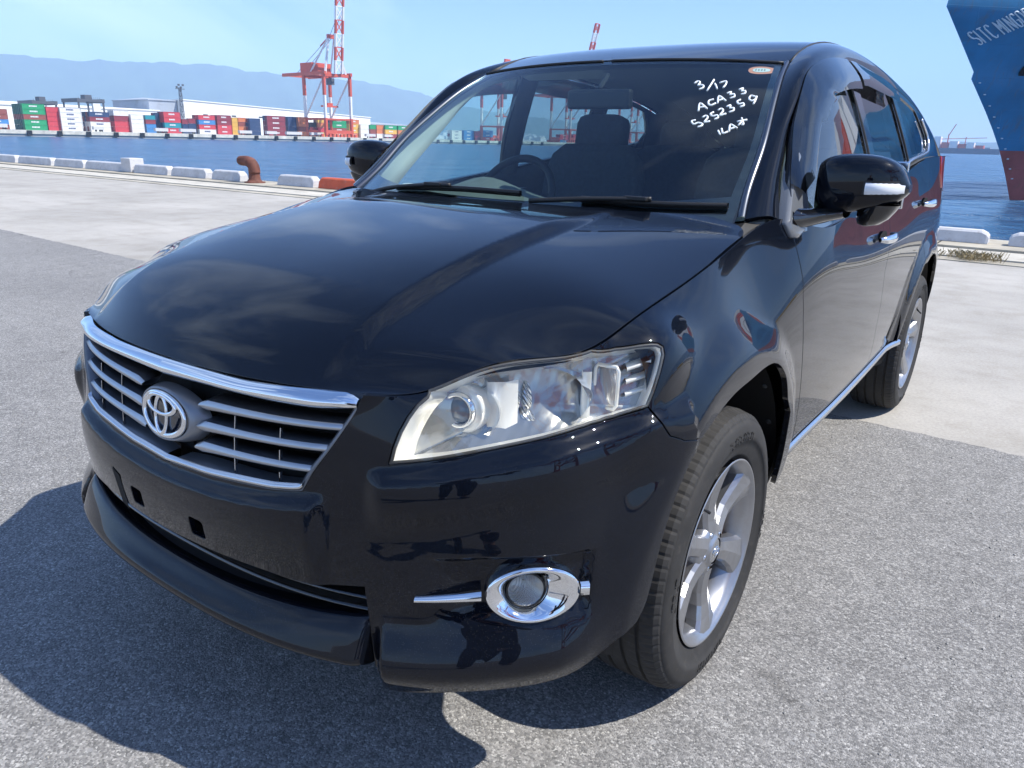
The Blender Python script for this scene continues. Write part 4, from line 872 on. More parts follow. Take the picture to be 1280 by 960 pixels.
# ---- lower intake and spoiler lip
mb = MB(); rows = []
for x in np.linspace(0, .515, 16):
    y = bpt(x, .47)[0][1]; rows.append([(x, y+.015, .525), (x, y+.075, .51), (x, y+.078, .43), (x, y+.02, .42)])
mb.grid(rows); o, _ = two(mb, 'lower_intake', M['black'], car)
for z in (.487, .462):
    mb = MB(); rows = []
    for x in np.linspace(0, .505, 16):
        y = bpt(x, .47)[0][1]; rows.append([(x, y+.02, z+.004), (x, y+.012, z+.001), (x, y+.014, z-.003), (x, y+.07, z-.001)])
    mb.grid(rows); c1 = mb.build('intake_bar', M['gloss_black'], o); c2 = mb.build('intake_bar', M['gloss_black'], _); c2.data = mirror_mesh_plain(c2.data)
mb = MB(); rows = []; xs_ = list(np.linspace(0, .485, 26))+[.497, .507, .514, .518]
for x in xs_:
    y, zt_ = bpt(x, .47)[0][1], .426+.028*(x/.5)**2; e = max(0, (x-.497)/.021); y += .010*e*e; zb_ = .356+.006*(x/.5)**2
    prof = [(.050, zt_-.012), (.018, zt_-.002), (.004, zt_), (-.006, zt_-.007), (-.022, zt_-.030), (-.036, zb_+.026), (-.040, zb_+.014), (-.037, zb_+.004), (-.024, zb_-.004), (.000, zb_-.010), (.06, zb_-.012)]
    pp = catmull([np.array((x, y+a, b)) for a, b in prof], 3); rows.append([tuple(q_) for q_ in pp])
mb.grid(rows); mbf = MB(); nn2 = len(mb.v)
rows2 = [[(-a, b, c) for a, b, c in r] for r in rows[::-1]]+rows[1:]
mbf.grid(rows2, flip=True); mbf.add(rows[-1], [tuple(range(len(rows[-1])))[::-1]]); mbf.add(rows2[0], [tuple(range(len(rows[-1])))]); mbf.build('lower_spoiler', M['paint'], car)
# corner of the bumper below: a return flange so the edge has depth
mb = MB(); rows = []
for p in catmull([np.array(p) for p in D['bump_bot']], 4):
    q_ = SB.near([p])[0]; p2 = SB.ev([q_[0]], [q_[1]])[0]; n = SB.nrm([q_[0]], [q_[1]])[0]; n = n if n[1] < 0 else -n; n[2] = 0; n /= np.linalg.norm(n)
    rows.append([tuple(p2-n*.002), tuple(p2-n*.012+(0, 0, -.010)), tuple(p2-n*.03+(0, 0, -.010)), tuple(p2-n*.06+(0, 0, .004))])
mb.grid(rows); two(mb, 'bumper_underside', M['black'], car)
# ---- fog lamps
fc, fn = bpt(.7700, .523, -.002); t_ = np.cross((0, 0, 1.), fn); t_ /= np.linalg.norm(t_); t_ = t_ if t_[0] > 0 else -t_; fz = np.cross(fn, t_); fz = fz if fz[2] > 0 else -fz
A_ = np.arange(48)*2*math.pi/48
def fring(a, b, off, dx=0, dz=0): return [tuple(fc+t_*(dx+a*math.cos(s))+fz*(dz+b*math.sin(s))+fn*off-np.array((0, -1, 0))*0+fn*(-(dx+a*math.cos(s))**2*1.3)) for s in A_]
mb = MB(); mb.grid([fring(.089, .056, -.022, .004), fring(.090, .058, .006, .004), fring(.087, .055, .012, .004), fring(.079, .050, .011, .003), fring(.064, .044, .004, .001), fring(.044, .0385, -.008, -.005), fring(.037, .036, -.016, -.008), fring(.036, .035, -.03, -.008)], close=True)
fog, fog2 = two(mb, 'fog_lamp', M['chrome'], car)
mb = MB(); mb.grid([fring(.0375, .0370, -.010, -.008), fring(.0355, .0350, -.0085, -.008), fring(.0335, .033, -.012, -.008)], close=True); k1 = mb.build('fog_seal', M['seal'], fog); k2 = mir(k1); k2.parent = fog2
mb = MB(); mb.grid([fring(r, r, o_, -.008) for r, o_ in ((.034, -.011), (.030, -.006), (.022, -.002), (.012, .000), (.0005, .0005))], close=True); k1 = mb.build('fog_lens', M['lens'], fog); k2 = mir(k1); k2.parent = fog2
mb = MB(); mb.grid([fring(r, r, o_, -.008) for r, o_ in ((.034, -.013), (.026, -.034), (.015, -.045), (.001, -.048))], close=True)
rf_ = mat('fog_reflector', (.80, .81, .83), .28, .85); wv = N(rf_, 'ShaderNodeTexWave'); wv.inputs['Scale'].default_value = 90; wv.bands_direction = 'X'; LK(rf_, N(rf_, 'ShaderNodeNewGeometry').outputs['Position'], wv.inputs['Vector']); LK(rf_, bump(rf_, wv.outputs[0], .9, .003), P(rf_).inputs['Normal'])
k1 = mb.build('fog_reflector', rf_, fog); k2 = mir(k1); k2.parent = fog2
mb = MB(); rows = []
for i in range(16):
    k = i/15; x = .600+(.700-.600)*k; p, n = bpt(x, .512+.010*k, .0); h = .0045+.006*k
    rows.append([tuple(p+n*.0+np.array((0, 0, h))), tuple(p+n*.010+np.array((0, 0, h*.6))), tuple(p+n*.011+np.array((0, 0, -h*.5))), tuple(p+n*.0+np.array((0, 0, -h)))])
mb.grid(rows, flip=True); two(mb, 'fog_spear', M['chrome'], car)
mb = MB(); p, n = bpt(.843, .522, .0); mb.grid([[tuple(fc+t_*(.098+d)+fz*(.004+h_)+fn*(o_-.008)) for h_, o_ in ((-.013, .0), (-.011, .013), (.011, .013), (.013, .0))] for d in (-.006, .0, .009, .011)], flip=False); two(mb, 'fog_tab', M['chrome'], car)
mb = MB(); mb.grid([fring(.12, .085, -.05), fring(.06, .05, -.055), fring(.001, .001, -.055)], close=True); two(mb, 'fog_recess', M['dark'], car)

# ---- headlights
hlp = hl_low[:-1]+hl_out[:-1]+[hl_out[-1]]+[(hl_out[-1][0]-.055, vt)]+[top_in]+hl_in[::-1][:-1]
lens_me = panel_mesh('headlight', BU, hlp, step=.016, gap=.0035, skirt=.006, off=.0015)
hl = link('headlight', lens_me, M['lens'], car); hlm = mir(hl)
def hpart(mb_or_me, name, m):
    me = mb_or_me if isinstance(mb_or_me, bpy.types.Mesh) else mb_or_me.mesh(name)
    o = link(name, me, m, None); o.parent = hl; o.matrix_parent_inverse = Matrix.Translation(-car.location)*0 if False else hl.matrix_parent_inverse
    o.matrix_parent_inverse = Matrix.Identity(4); c = o.copy(); c.data = mirror_mesh(me) if 'nrm' in me.attributes else mirror_mesh_plain(me); C.objects.link(c); c.parent = hlm; return o
q_ = insetp(dens(np.array(hlp if area(hlp) > 0 else hlp[::-1]), .014), .0045, False)[0]
pw = BU.ev(np.clip(q_[:, 0], uK[0], uK[-1]), np.clip(q_[:, 1], v0, vt)); nw = BU.nrm(q_[:, 0], np.clip(q_[:, 1], v0, vt)); nw = nw*np.where((nw[:, 1] > 0)[:, None], -1, 1)
nb = np.array((.38, -.80, .30)); nb /= np.linalg.norm(nb); cw = pw.mean(0)
mb = MB(); rows = [[tuple(x) for x in pw-nw*.0005], [tuple(x) for x in pw-nw*.006+(cw-pw)*.02], [tuple(x) for x in pw-nb*.03+(cw-pw)*.06], [tuple(x) for x in pw-nb*.062+(cw-pw)*.10]]
mb.grid([r for r in rows], close=True); hpart(mb, 'lamp_wall', M['hl_white'])
mb = MB(); mb.add([tuple(x) for x in pw-nb*.060+(cw-pw)*.09]+[tuple(cw-nb*.075)], [(i, (i+1) % len(pw), len(pw)) for i in range(len(pw))], True); lb_ = mat('lamp_satin_grey', (.46, .46, .45), .20, .85); vv_ = N(lb_, 'ShaderNodeTexWave', bands_direction='X'); vv_.inputs['Scale'].default_value = 16; vv_.inputs['Distortion'].default_value = 4; vv_.inputs['Detail Scale'].default_value = 1.2; LK(lb_, N(lb_, 'ShaderNodeNewGeometry').outputs['Position'], vv_.inputs['Vector']); LK(lb_, bump(lb_, vv_.outputs[0], .06, .012), P(lb_).inputs['Normal'])
hpart(mb, 'lamp_back', lb_)
mb = MB()
for (x_, y_, z0_, z1_) in ((.752, -.472, .812, .905),):
    mb.grid([[(x_+dx_, y_+dy_, z_) for dx_, dy_ in ((-.010, .012), (0, 0), (.012, .012))] for z_ in (z0_, z1_)])
hpart(mb, 'lamp_divider', M['hl_white'])
mb = MB(); mb.tube([tuple(x) for x in np.concatenate([pw-nw*.002, pw[:1]-nw[:1]*.002])], .0032, 6); hpart(mb, 'lamp_rim', M['taupe'])
ax_ = np.array((.10, -.985, .03)); ax_ /= np.linalg.norm(ax_); tx = np.cross((0, 0, 1), ax_); tx /= np.linalg.norm(tx); tx = tx if tx[0] > 0 else -tx; tz = np.cross(ax_, tx); tz = tz if tz[2] > 0 else -tz
def ring3(c, r, d, n=36, rz=None): return [tuple(c+tx*r*math.cos(s)+tz*(rz or r)*math.sin(s)+ax_*d) for s in np.arange(n)*2*math.pi/n]
pc = np.array((.590, -.640, .838))
mb = MB(); mb.grid([ring3(pc, .047, -.09), ring3(pc, .047, -.012), ring3(pc, .044, -.006), ring3(pc, .040, -.010), ring3(pc, .035, -.004)], close=True, flip=True); hpart(mb, 'projector_barrel', M['hl_white'])
mb = MB(); mb.grid([ring3(pc, .035, -.004), ring3(pc, .0345, .006), ring3(pc, .030, .009), ring3(pc, .0255, .004), ring3(pc, .0255, -.006)], close=True, flip=True); hpart(mb, 'projector_ring', M['chrome'])
mb = MB(); mb.grid([ring3(pc, .0255*math.cos(k), -.004+.014*math.sin(k)) for k in np.linspace(0, 1.55, 7)], close=True, flip=True); hpart(mb, 'projector_lens', mat('projector_glass', (.10, .14, .20), .03, coat=1, spec=1))
mb = MB(); mb.grid([ring3(pc, .024, -.006), ring3(pc, .001, -.0061)], close=True, flip=True); hpart(mb, 'projector_inner', M['hl_white'])
# main beam bowl with facets and bulb
mb = MB(); mb.grid([ring3(pc+tx*.004, .072, -.020, rz=.052), ring3(pc+tx*.004, .066, -.034, rz=.048), ring3(pc, .055, -.055, rz=.044), ring3(pc, .047, -.07)], close=True); hpart(mb, 'projector_bowl', M['hl_reflector'])
mb = MB(); mb.grid([[(.640+dx_, -.600+dy_, z_+dz_) for dx_, dy_, dz_ in ((-.026, .010, 0), (-.012, -.004, 0), (.018, .014, .002), (.030, .034, .004))] for z_ in np.linspace(.792, .892, 5)]); hpart(mb, 'silver_band', mat('lamp_bright_band', (.90, .89, .87), .3, .25))
hc = np.array((.706, -.478, .854))
mb = MB(); rows = []
for r, d in ((.066, .020), (.063, -.002), (.055, -.028), (.041, -.050), (.025, -.062), (.010, -.068)):
    rows.append([tuple(hc+tx*r*1.05*math.cos(s)*(1+.03*math.cos(6*s))+tz*r*.80*math.sin(s)+ax_*d) for s in np.arange(40)*2*math.pi/40])
mb.grid(rows, close=True); hpart(mb, 'main_beam_bowl', M['hl_reflector'])
mb = MB(); mb.tube([tuple(hc-ax_*.055), tuple(hc-ax_*.02), tuple(hc-ax_*.005)], [.009, .009, .004], 12); hpart(mb, 'main_beam_bulb', M['bulb'])
# fluted inner reflector band beside the projector
fl_ = mat('fluted_reflector', (.88, .89, .90), .12, .95); wv = N(fl_, 'ShaderNodeTexWave'); wv.inputs['Scale'].default_value = 60; wv.inputs['Distortion'].default_value = 2; wv.bands_direction = 'DIAGONAL'; LK(fl_, N(fl_, 'ShaderNodeNewGeometry').outputs['Position'], wv.inputs['Vector']); LK(fl_, bump(fl_, wv.outputs[0], .8, .004), P(fl_).inputs['Normal'])
mb = MB()
for cx_, cy_, cz_, w1, h1, tl_ in ((.652, -.555, .838, .012, .036, .25), (.668, -.535, .856, .011, .030, -.15), (.676, -.545, .822, .020, .014, .5)):
    c0_ = np.array((cx_, cy_, cz_)); rows = []
    for a in np.linspace(-1, 1, 9):
        ww = w1*math.sqrt(max(0, 1-a*a)); u_2 = tz*math.cos(tl_)+tx*math.sin(tl_); w_2 = tx*math.cos(tl_)-tz*math.sin(tl_)
        rows.append([tuple(c0_+u_2*a*h1+w_2*b*ww+ax_*(.010*(1-b*b)*(1-a*a))) for b in np.linspace(-1, 1, 7)])
    mb.grid(rows)
hpart(mb, 'reflector_petals', fl_)
# indicator chamber : ribbed tall block and outer chrome louvres
ic = np.array((.775, -.425, .868)); mb = MB(); mb.grid([[tuple(ic+tx*a+tz*b+ax_*(.012*math.cos(a*60)*1-.02)) for b in np.linspace(-.036, .036, 10)] for a in np.linspace(-.019, .019, 10)], flip=False)
rb = mat('indicator_ribbed', (.55, .56, .60), .22, .7); wv = N(rb, 'ShaderNodeTexWave'); wv.inputs['Scale'].default_value = 120; wv.bands_direction = 'X'; LK(rb, N(rb, 'ShaderNodeNewGeometry').outputs['Position'], wv.inputs['Vector']); LK(rb, bump(rb, wv.outputs[0], .8, .002), P(rb).inputs['Normal'])
hpart(mb, 'indicator_block', rb)
fr_l = [ic+tx*.024*sx+tz*.042*sz+ax_*(-.004) for sx, sz in ((-.8, -1), (.8, -1), (1, -.8), (1, .8), (.8, 1), (-.8, 1), (-1, .8), (-1, -.8), (-.8, -1))]
mb = MB(); mb.tube([tuple(x) for x in fr_l], .004, 8); hpart(mb, 'indicator_frame', M['hl_white'])
for k in range(3):
    a = np.array((.806, -.400, .848+.026*k)); b = a+(.030, .040, .014); mb = MB()
    mb.grid([[tuple(a*(1-t)+b*t+np.array(o_)) for t in (0, .5, 1)] for o_ in ((-.02, .03, -.004), (0, 0, .0), (0, 0, .006), (-.02, .03, .006))]); hpart(mb, 'lamp_louvre', M['hl_white'])

# ---- wipers
def gpt(p, off):
    q = SG.near([p])[0]; a = SG.ev([q[0]], [q[1]])[0]; n = SG.nrm([q[0]], [q[1]])[0]; n = -n if n[1] > 0 else n; return a+n*off
for blade, arm in (([(.30, .250, 1.152), (.455, .270, 1.160), (.58, .305, 1.166), (.695, .350, 1.175)], [(.16, .21, 1.12), (.33, .24, 1.148), (.46, .272, 1.160), (.50, .285, 1.163)]),
                   ([(-.44, .262, 1.150), (-.30, .245, 1.156), (-.12, .238, 1.158), (.10, .236, 1.156)], [(-.55, .24, 1.12), (-.42, .245, 1.142), (-.24, .240, 1.156), (-.17, .238, 1.157)])):
    mb = MB(); rows = []
    for p in catmull([gpt(b, .0) for b in blade], 6):
        n = np.array((0, -.55, .83)); s = np.array((0, .83, .55)); rows.append([tuple(p+n*.001-s*.004), tuple(p+n*.012-s*.006), tuple(p+n*.020-s*.001), tuple(p+n*.014+s*.009), tuple(p+n*.002+s*.004)])
    mb.grid(rows, close=True); wp = mb.build('wiper', M['black'], car)
    mb = MB(); mb.tube([tuple(q) for q in catmull([gpt(b, .024) for b in arm], 5)], [.008]*5+[.007]*11, 6); mb.build('wiper_arm', M['seal'], wp)
    c_ = gpt(arm[2], .026); mb = MB(); mb.box(tuple(c_+(-.035, -.010, -.006)), tuple(c_+(.035, .012, .006))); mb.build('wiper_joint', M['black'], wp, bevel=.003)
mb = MB(); rows = []
for x in np.linspace(0, .74, 14):
    q = SH.near([(x, .2, 1.14)], (1, 0, 1)); p = SH.ev([min(x, SH.ku[-1]-.01)], [SH.kv[-1]])[0]; rows.append([(x, p[1]-.01, p[2]-.022), (x, p[1]+.05, p[2]-.035), (x, p[1]+.14, p[2]-.025)])
mb.grid(rows); two(mb, 'cowl', M['black'], car)
# ---- marker-pen numbers and the orange sticker
for s in D['strokes']:
    c = catmull([gpt(p, .0012) for p in s], 4); MB().tube([tuple(p) for p in c], .0029, 6).build('pen_stroke', M['chalk'], ws)
sc = np.array((.545, .905, 1.527)); g0 = gpt(sc, -.003); gn = gpt(sc, .003)-g0; gn /= np.linalg.norm(gn); gx = np.array((1., .28, 0)); gx -= gn*np.dot(gx, gn); gx /= np.linalg.norm(gx); gy = np.cross(gn, gx); gy = gy if gy[2] > 0 else -gy
def blob(a, b, off, n=28): return [tuple(g0+gx*a*math.cos(t)*(1+.12*math.cos(t))+gy*b*(abs(math.sin(t))**.8*np.sign(math.sin(t)))+gn*off) for t in np.arange(n)*2*math.pi/n]
mb = MB(); mb.add(blob(.042, .027, 0), [tuple(range(28))]); mb.build('oval_sticker', M['sticker'], ws)
mb = MB(); mb.add(blob(.027, .015, .0008), [tuple(range(28))]); mb.build('sticker_label', M['sticker_white'], ws)
mb = MB()
for k in range(4): mb.bar(tuple(g0+gx*(-.014+.009*k)+gy*.006+gn*.0015), tuple(g0+gx*(-.014+.009*k)-gy*.006+gn*.0015), .002, .001)
mb.build('sticker_print', M['seal'], ws)

# ============================================================ WHEELS
def lathe(prof, cx, cy, cz, n=144, mod=None, sgn=1):
    rows = []
    for k in range(n):
        a = 2*math.pi*k/n; rows.append([(cx+sgn*x, cy+(r if not mod else mod(i, r, k))*math.cos(a), cz+(r if not mod else mod(i, r, k))*math.sin(a)) for i, (x, r) in enumerate(prof)])
    rows.append(rows[0]); mb = MB(); mb.grid(rows, flip=sgn < 0); return mb
TY = [(-.088, .228), (-.100, .245), (-.114, .270), (-.119, .295), (-.114, .322), (-.105, .340), (-.096, .349), (-.078, .3535)]
for g in (-.062, -.022, .022, .062): TY += [(g-.0055, .3565), (g-.004, .349), (g+.004, .349), (g+.0055, .3565)]
TY += [(.078, .3535), (.096, .349), (.105, .340), (.1075, .334), (.109, .3335), (.1145, .320), (.1195, .298), (.118, .285), (.1165, .2845), (.114, .268), (.104, .250), (.103, .2455), (.098, .2435), (.092, .236), (.088, .228)]
nT = 320
def tmod(i, r, k):
    x = TY[i][0]
    if .07 < abs(x) < .106 and r > .338 and k % 4 == 0: return r-.0022
    if abs(x) < .07 and r > .353 and k % 4 == (2 if x > 0 else 1) and .03 < abs(x): return r-.0014
    return r
def wheel(cx, cy, sgn, rot):
    w = lathe([(.107, .2395), (.109, .2375), (.108, .234), (.101, .2305), (.096, .222), (.080, .212), (.04, .205), (-.09, .203), (-.095, .225)], cx, cy, .355, 96, sgn=sgn).build('wheel', M['alloy'], car)
    me = lathe(TY, cx, cy, .358, nT, tmod, sgn).mesh('tyre')
    me.polygons.foreach_set('use_smooth', [(TY[p.index % (len(TY)-1)][1] < .338) for p in me.polygons])
    # the tyre flattens where it stands on the ground
    for v in me.vertices:
        if v.co.z < .004: v.co.z = .004
    link('tyre', me, M['rubber'], w).matrix_parent_inverse = Matrix.Identity(4)
    lt = MB()
    for a0_, n_l in ((1.2, 9), (4.4, 9), (2.9, 5), (6.0, 5)):
        for k_ in range(n_l):
            a = a0_+k_*.062; ca, sa_ = math.cos(a), math.sin(a); r0l, r1l = .288, .306; xx = cx+sgn*.1192
            for u0_, v0_, u1_, v1_ in ((0, 0, 0, 1), (0, 1, .012, 1), (.012, 1, .012, 0)) if k_ % 3 == 0 else (((0, 0, 0, 1), (0, 0, .012, 0)) if k_ % 3 == 1 else ((0, 0, 0, 1), (0, .5, .012, .5), (0, 1, .012, 1))):
                p_ = [(xx, cy+(r0l+(r1l-r0l)*v_)*ca-u_*sa_, .358+(r0l+(r1l-r0l)*v_)*sa_+u_*ca) for u_, v_ in ((u0_, v0_), (u1_, v1_))]; lt.bar(p_[0], p_[1], .0028, .0016, up=(1, 0, 0))
    ob_ = lt.build('sidewall_marks', M['rubber'], None, kind='stuff'); ob_.parent = w
    def sub(mb, name, m, **k):
        o = mb.build(name, m, None, **k); o.parent = w; return o
    # six broad spokes, each with a shaded and a lit facet
    for s in range(6):
        a0 = rot+s*math.pi/3; mb = MB(); rows = []
        for r, wl, wr, fx, bx in ((.050, .030, .030, .088, .050), (.085, .028, .027, .082, .045), (.120, .028, .028, .080, .044), (.155, .032, .034, .085, .046), (.190, .042, .044, .092, .052), (.214, .056, .057, .097, .060), (.2265, .062, .063, .099, .062)):
            tw = .16*math.sin((r-.05)/.174*math.pi); er = (math.cos(a0+tw*.25), math.sin(a0+tw*.25)); et = (-er[1], er[0]); rr2 = []
            for dx_, tt_ in ((bx-fx, -wl*1.0), (-.012, -wl), (-.002, -wl*.80), (.004, wl*.05), (-.004, wr*.82), (-.016, wr), (bx-fx, wr*1.0)):
                rr2.append((cx+sgn*(fx+dx_), cy+er[0]*r+et[0]*tt_, .355+er[1]*r+et[1]*tt_))
            rows.append(rr2)
        mb.grid(rows, flip=sgn > 0, sm=False); sub(mb, 'spoke', M['alloy'])
    mb = lathe([(.040, .072), (.070, .072), (.082, .066), (.088, .050), (.090, .040), (.094, .0375), (.096, .033)], cx, cy, .355, 48, sgn=sgn); sub(mb, 'hub', M['alloy'])
    mb = lathe([(.094, .031), (.0955, .028), (.097, .018), (.0975, .001)], cx, cy, .355, 36, sgn=sgn); cap = sub(mb, 'centre_cap', M['satin'])
    mb = MB()
    for a_, b_, cz_ in ((.019, .0125, 0), (.0125, .0055, .006), (.0052, .0115, 0)):
        mb.tube([(cx+sgn*.0982, cy+a_*math.cos(t), .355+cz_+b_*math.sin(t)) for t in np.arange(25)*2*math.pi/24], .0012, 6)
    sub(mb, 'cap_badge', M['chrome'])
    for s in range(5):
        a = rot+.3+s*2*math.pi/5; p = (cx, cy+.047*math.cos(a), .355+.047*math.sin(a)); sub(MB().tube([(p[0]+sgn*.070, p[1], p[2]), (p[0]+sgn*.0895, p[1], p[2])], [.0095, .008], 6), 'wheel_nut', M['satin'])
    sub(lathe([(.00, .02), (.012, .06), (.014, .062), (.014, .150), (.0, .152), (-.02, .150)], cx, cy, .355, 48, sgn=sgn), 'brake_disc', M['rotor'])
    sub(lathe([(-.03, .0), (-.03, .20)], cx, cy, .355, 32, sgn=sgn), 'brake_backing', M['dark'])
    mb = MB(); mb.box((-.03, -.055, -.09), (.03, .055, .09), Matrix.Translation((cx+sgn*.015, cy+.13, .36))); sub(mb, 'brake_caliper', M['rotor'], bevel=.008)
    a = rot+.62; sub(MB().tube([(cx+sgn*.090, cy+.218*math.cos(a), .355+.218*math.sin(a)), (cx+sgn*.112, cy+.198*math.cos(a), .355+.198*math.sin(a))], .004, 8), 'tyre_valve', M['seal'])
    return w
for yc in WHEEL_Y:
    wheel(.790, yc, 1, math.pi/2+.02 if yc == 0 else .15); wheel(-.790, yc, -1, .4)

# ============================================================ INTERIOR
def off_rows(S, us, vs_, off):
    rows = []
    for u in us:
        p = S.ev([u]*len(vs_), vs_); n = S.nrm([u]*len(vs_), vs_); n = -n if orient_out(p, n) else n; rows.append([tuple(x) for x in p-n*off])
    return rows
mb = MB(); mb.grid(off_rows(SF, np.linspace(0, SF.ku[-1], 8), np.linspace(.02, SF.kv[-1], 14), .035)); two(mb, 'headliner', M['trim_pale'], car)
mb = MB(); mb.grid(off_rows(SR, np.linspace(0, SR.ku[-1], 30), np.linspace(.0, SR.kv[-1]-.01, 4), .03)); two(mb, 'pillar_trim', M['trim_pale'], car)
mb = MB(); rows = []
for a_, c_ in zip(catmull(RAIL_A[:7], 4), catmull([(side_x(y, z)-.03*float(np.clip((.8-y)/.3, 0, 1)), y, z) for _, y, z in RAIL_C[:7]], 4)):
    rows.append([tuple(a_+(-.004, .004, -.016)), tuple(a_*.6+c_*.4+(-.035, .045, -.035)), tuple(c_+(-.075, .090, -.02)), tuple(c_+(-.035, .140, -.01)), tuple(c_+(-.012, .05, -.004))])
mb.grid(rows); two(mb, 'front_pillar_trim', mat('pale_pillar_trim', (.62, .64, .58), .7), car)
for ya, yb, wd in ((1.36, 1.43, .05), (2.08, 2.15, .05), (2.80, 2.95, .10)):
    mb = MB(); rows = []
    for t in np.linspace(0, 1, 6):
        z = 1.05+(rc(ya)-1.05)*t; y = ya*t+yb*(1-t); x = side_x(y, z)-.022; rows.append([(x, y-wd, z), (x-.035, y-wd*.7, z), (x-.035, y+wd*.7, z), (x, y+wd, z)])
    mb.grid(rows); two(mb, 'pillar_trim', M['trim'], car)
mb = MB(); rows = []
for y in np.linspace(.5, 3.3, 24): zz = bz(y); rows.append([(.845, y, zz), (.80, y, zz-.005), (.765, y, zz-.06), (.755, y, .45)])
mb.grid(rows); two(mb, 'door_trim', M['trim'], car)
mb = MB(); rows = []
for x in np.linspace(-.80, .80, 33):
    k = math.exp(-((x+.43)/.20)**2); e = (abs(x)/.8)**3*.10
    rows.append([(x, .32+e*.5, 1.065), (x, .45+e, 1.085), (x, .60+e, 1.10+.03*k), (x, .74+e*.6, 1.105+.072*k), (x, .80+e*.4, 1.098+.062*k), (x, .83+e*.3, 1.06), (x, .84, .60)])
mb.grid(rows); mb.build('dashboard', weathered('dashboard_grey', (.11, .125, .12), .15, 30, .7, (.1, .1, .1), .1), car)
mb = MB(); sw = Vector((-.455, .96, 1.080)); Rm = Matrix.Rotation(math.radians(-28), 3, 'X'); 
ring_ = [tuple(sw+Rm @ Vector((.185*math.cos(t), 0, .185*math.sin(t)))) for t in np.arange(41)*2*math.pi/40]; mb.tube(ring_, .016, 10, caps=False)
for a in (10, 170, 270): mb.bar(tuple(sw), tuple(sw+Rm @ Vector((.18*math.cos(math.radians(a)), 0, .18*math.sin(math.radians(a))))), .03, .015)
mb.box((-.06, -.02, -.05), (.06, .02, .05), Matrix.Translation(sw)); mb.tube([tuple(sw), tuple(sw+Vector((0, -.22, -.06)))], .04, 10); mb.build('steering_wheel', M['black'], car)
mb = MB(); mb.box((-.55, 3.50, 1.30), (.55, 3.70, 1.47)); mb.build('rear_gap_filler', M['paint'], car, bevel=.02)  # unseen block added to stop light entering above the rear screen
def seat(x, y, hw=.25):
    mb = MB(); e = 2.8
    def rbox(c, s, tilt=0, n=20, m=8):
        R = Matrix.Rotation(tilt, 3, 'X'); rows = []
        for ph_ in np.linspace(-math.pi/2, math.pi/2, m):
            r = []
            for t in np.arange(n)*2*math.pi/n:
                a, b, d = math.cos(ph_)*math.cos(t), math.cos(ph_)*math.sin(t), math.sin(ph_); f = lambda q: math.copysign(abs(q)**.45, q); r.append(tuple(Vector(c)+R @ Vector((f(a)*s[0], f(b)*s[1], f(d)*s[2]))))
            rows.append(r)
        mb.grid(rows, close=True)
    rbox((x, y, .72), (hw, .26, .09)); rbox((x, y+.30, 1.00), (hw, .07, .32), -.25); rbox((x, y+.40, 1.350), (.125, .055, .085), -.15)
    mb.tube([(x-.06, y+.37, 1.25), (x-.06, y+.39, 1.36)], .008, 6); mb.tube([(x+.06, y+.37, 1.25), (x+.06, y+.39, 1.36)], .008, 6)
    return mb.build('seat', M['seat'], car)
seat(-.37, 1.13); seat(.37, 1.18)
for x in (-.38, .38): seat(x, 2.05, .28)
mb = MB(); mb.box((-.80, 3.25, .5), (.80, 3.32, 1.12)); mb.build('rear_shelf', M['trim'], car)
mb = MB(); mb.box((-.12, -.02, -.03), (.13, .015, .035), Matrix.Translation((.02, .80, 1.455))); mb.bar((.02, .80, 1.49), (.02, .86, 1.545), .02); mb.build('rear_view_mirror', M['black'], car, bevel=.012)
mb = MB(); mb.grid([[(x, y, 1.60-.05*((y-.98)/.25)-.02) for y in (1.0, 1.12)] for x in (-.5, -.1)]); mb.build('sun_visor', M['trim_pale'], car)
# rear screen so that the cabin is closed behind
mb = MB(); rows = []
for x in np.linspace(0, .66, 8): rows.append([(x, 3.59-.10*(x/.7)**2, 1.25), (x, 3.60-.16*(x/.7)**2, 1.35), (x, 3.58-.14*(x/.7)**2, 1.44-.10*(x/.7)**3)])
mb.grid(rows); two(mb, 'rear_screen', M['rear_glass'], car)
mb = MB(); rows = [[tuple(p) for p in SR.ev([SR.ku[-1]]*4, np.linspace(0, SR.kv[-1], 4))], [(.56, 3.58, 1.26), (.62, 3.56, 1.26), (.68, 3.52, 1.26), (.74, 3.44, 1.26)]]
mb.grid(rows); two(mb, 'rear_pillar', M['paint'], car)

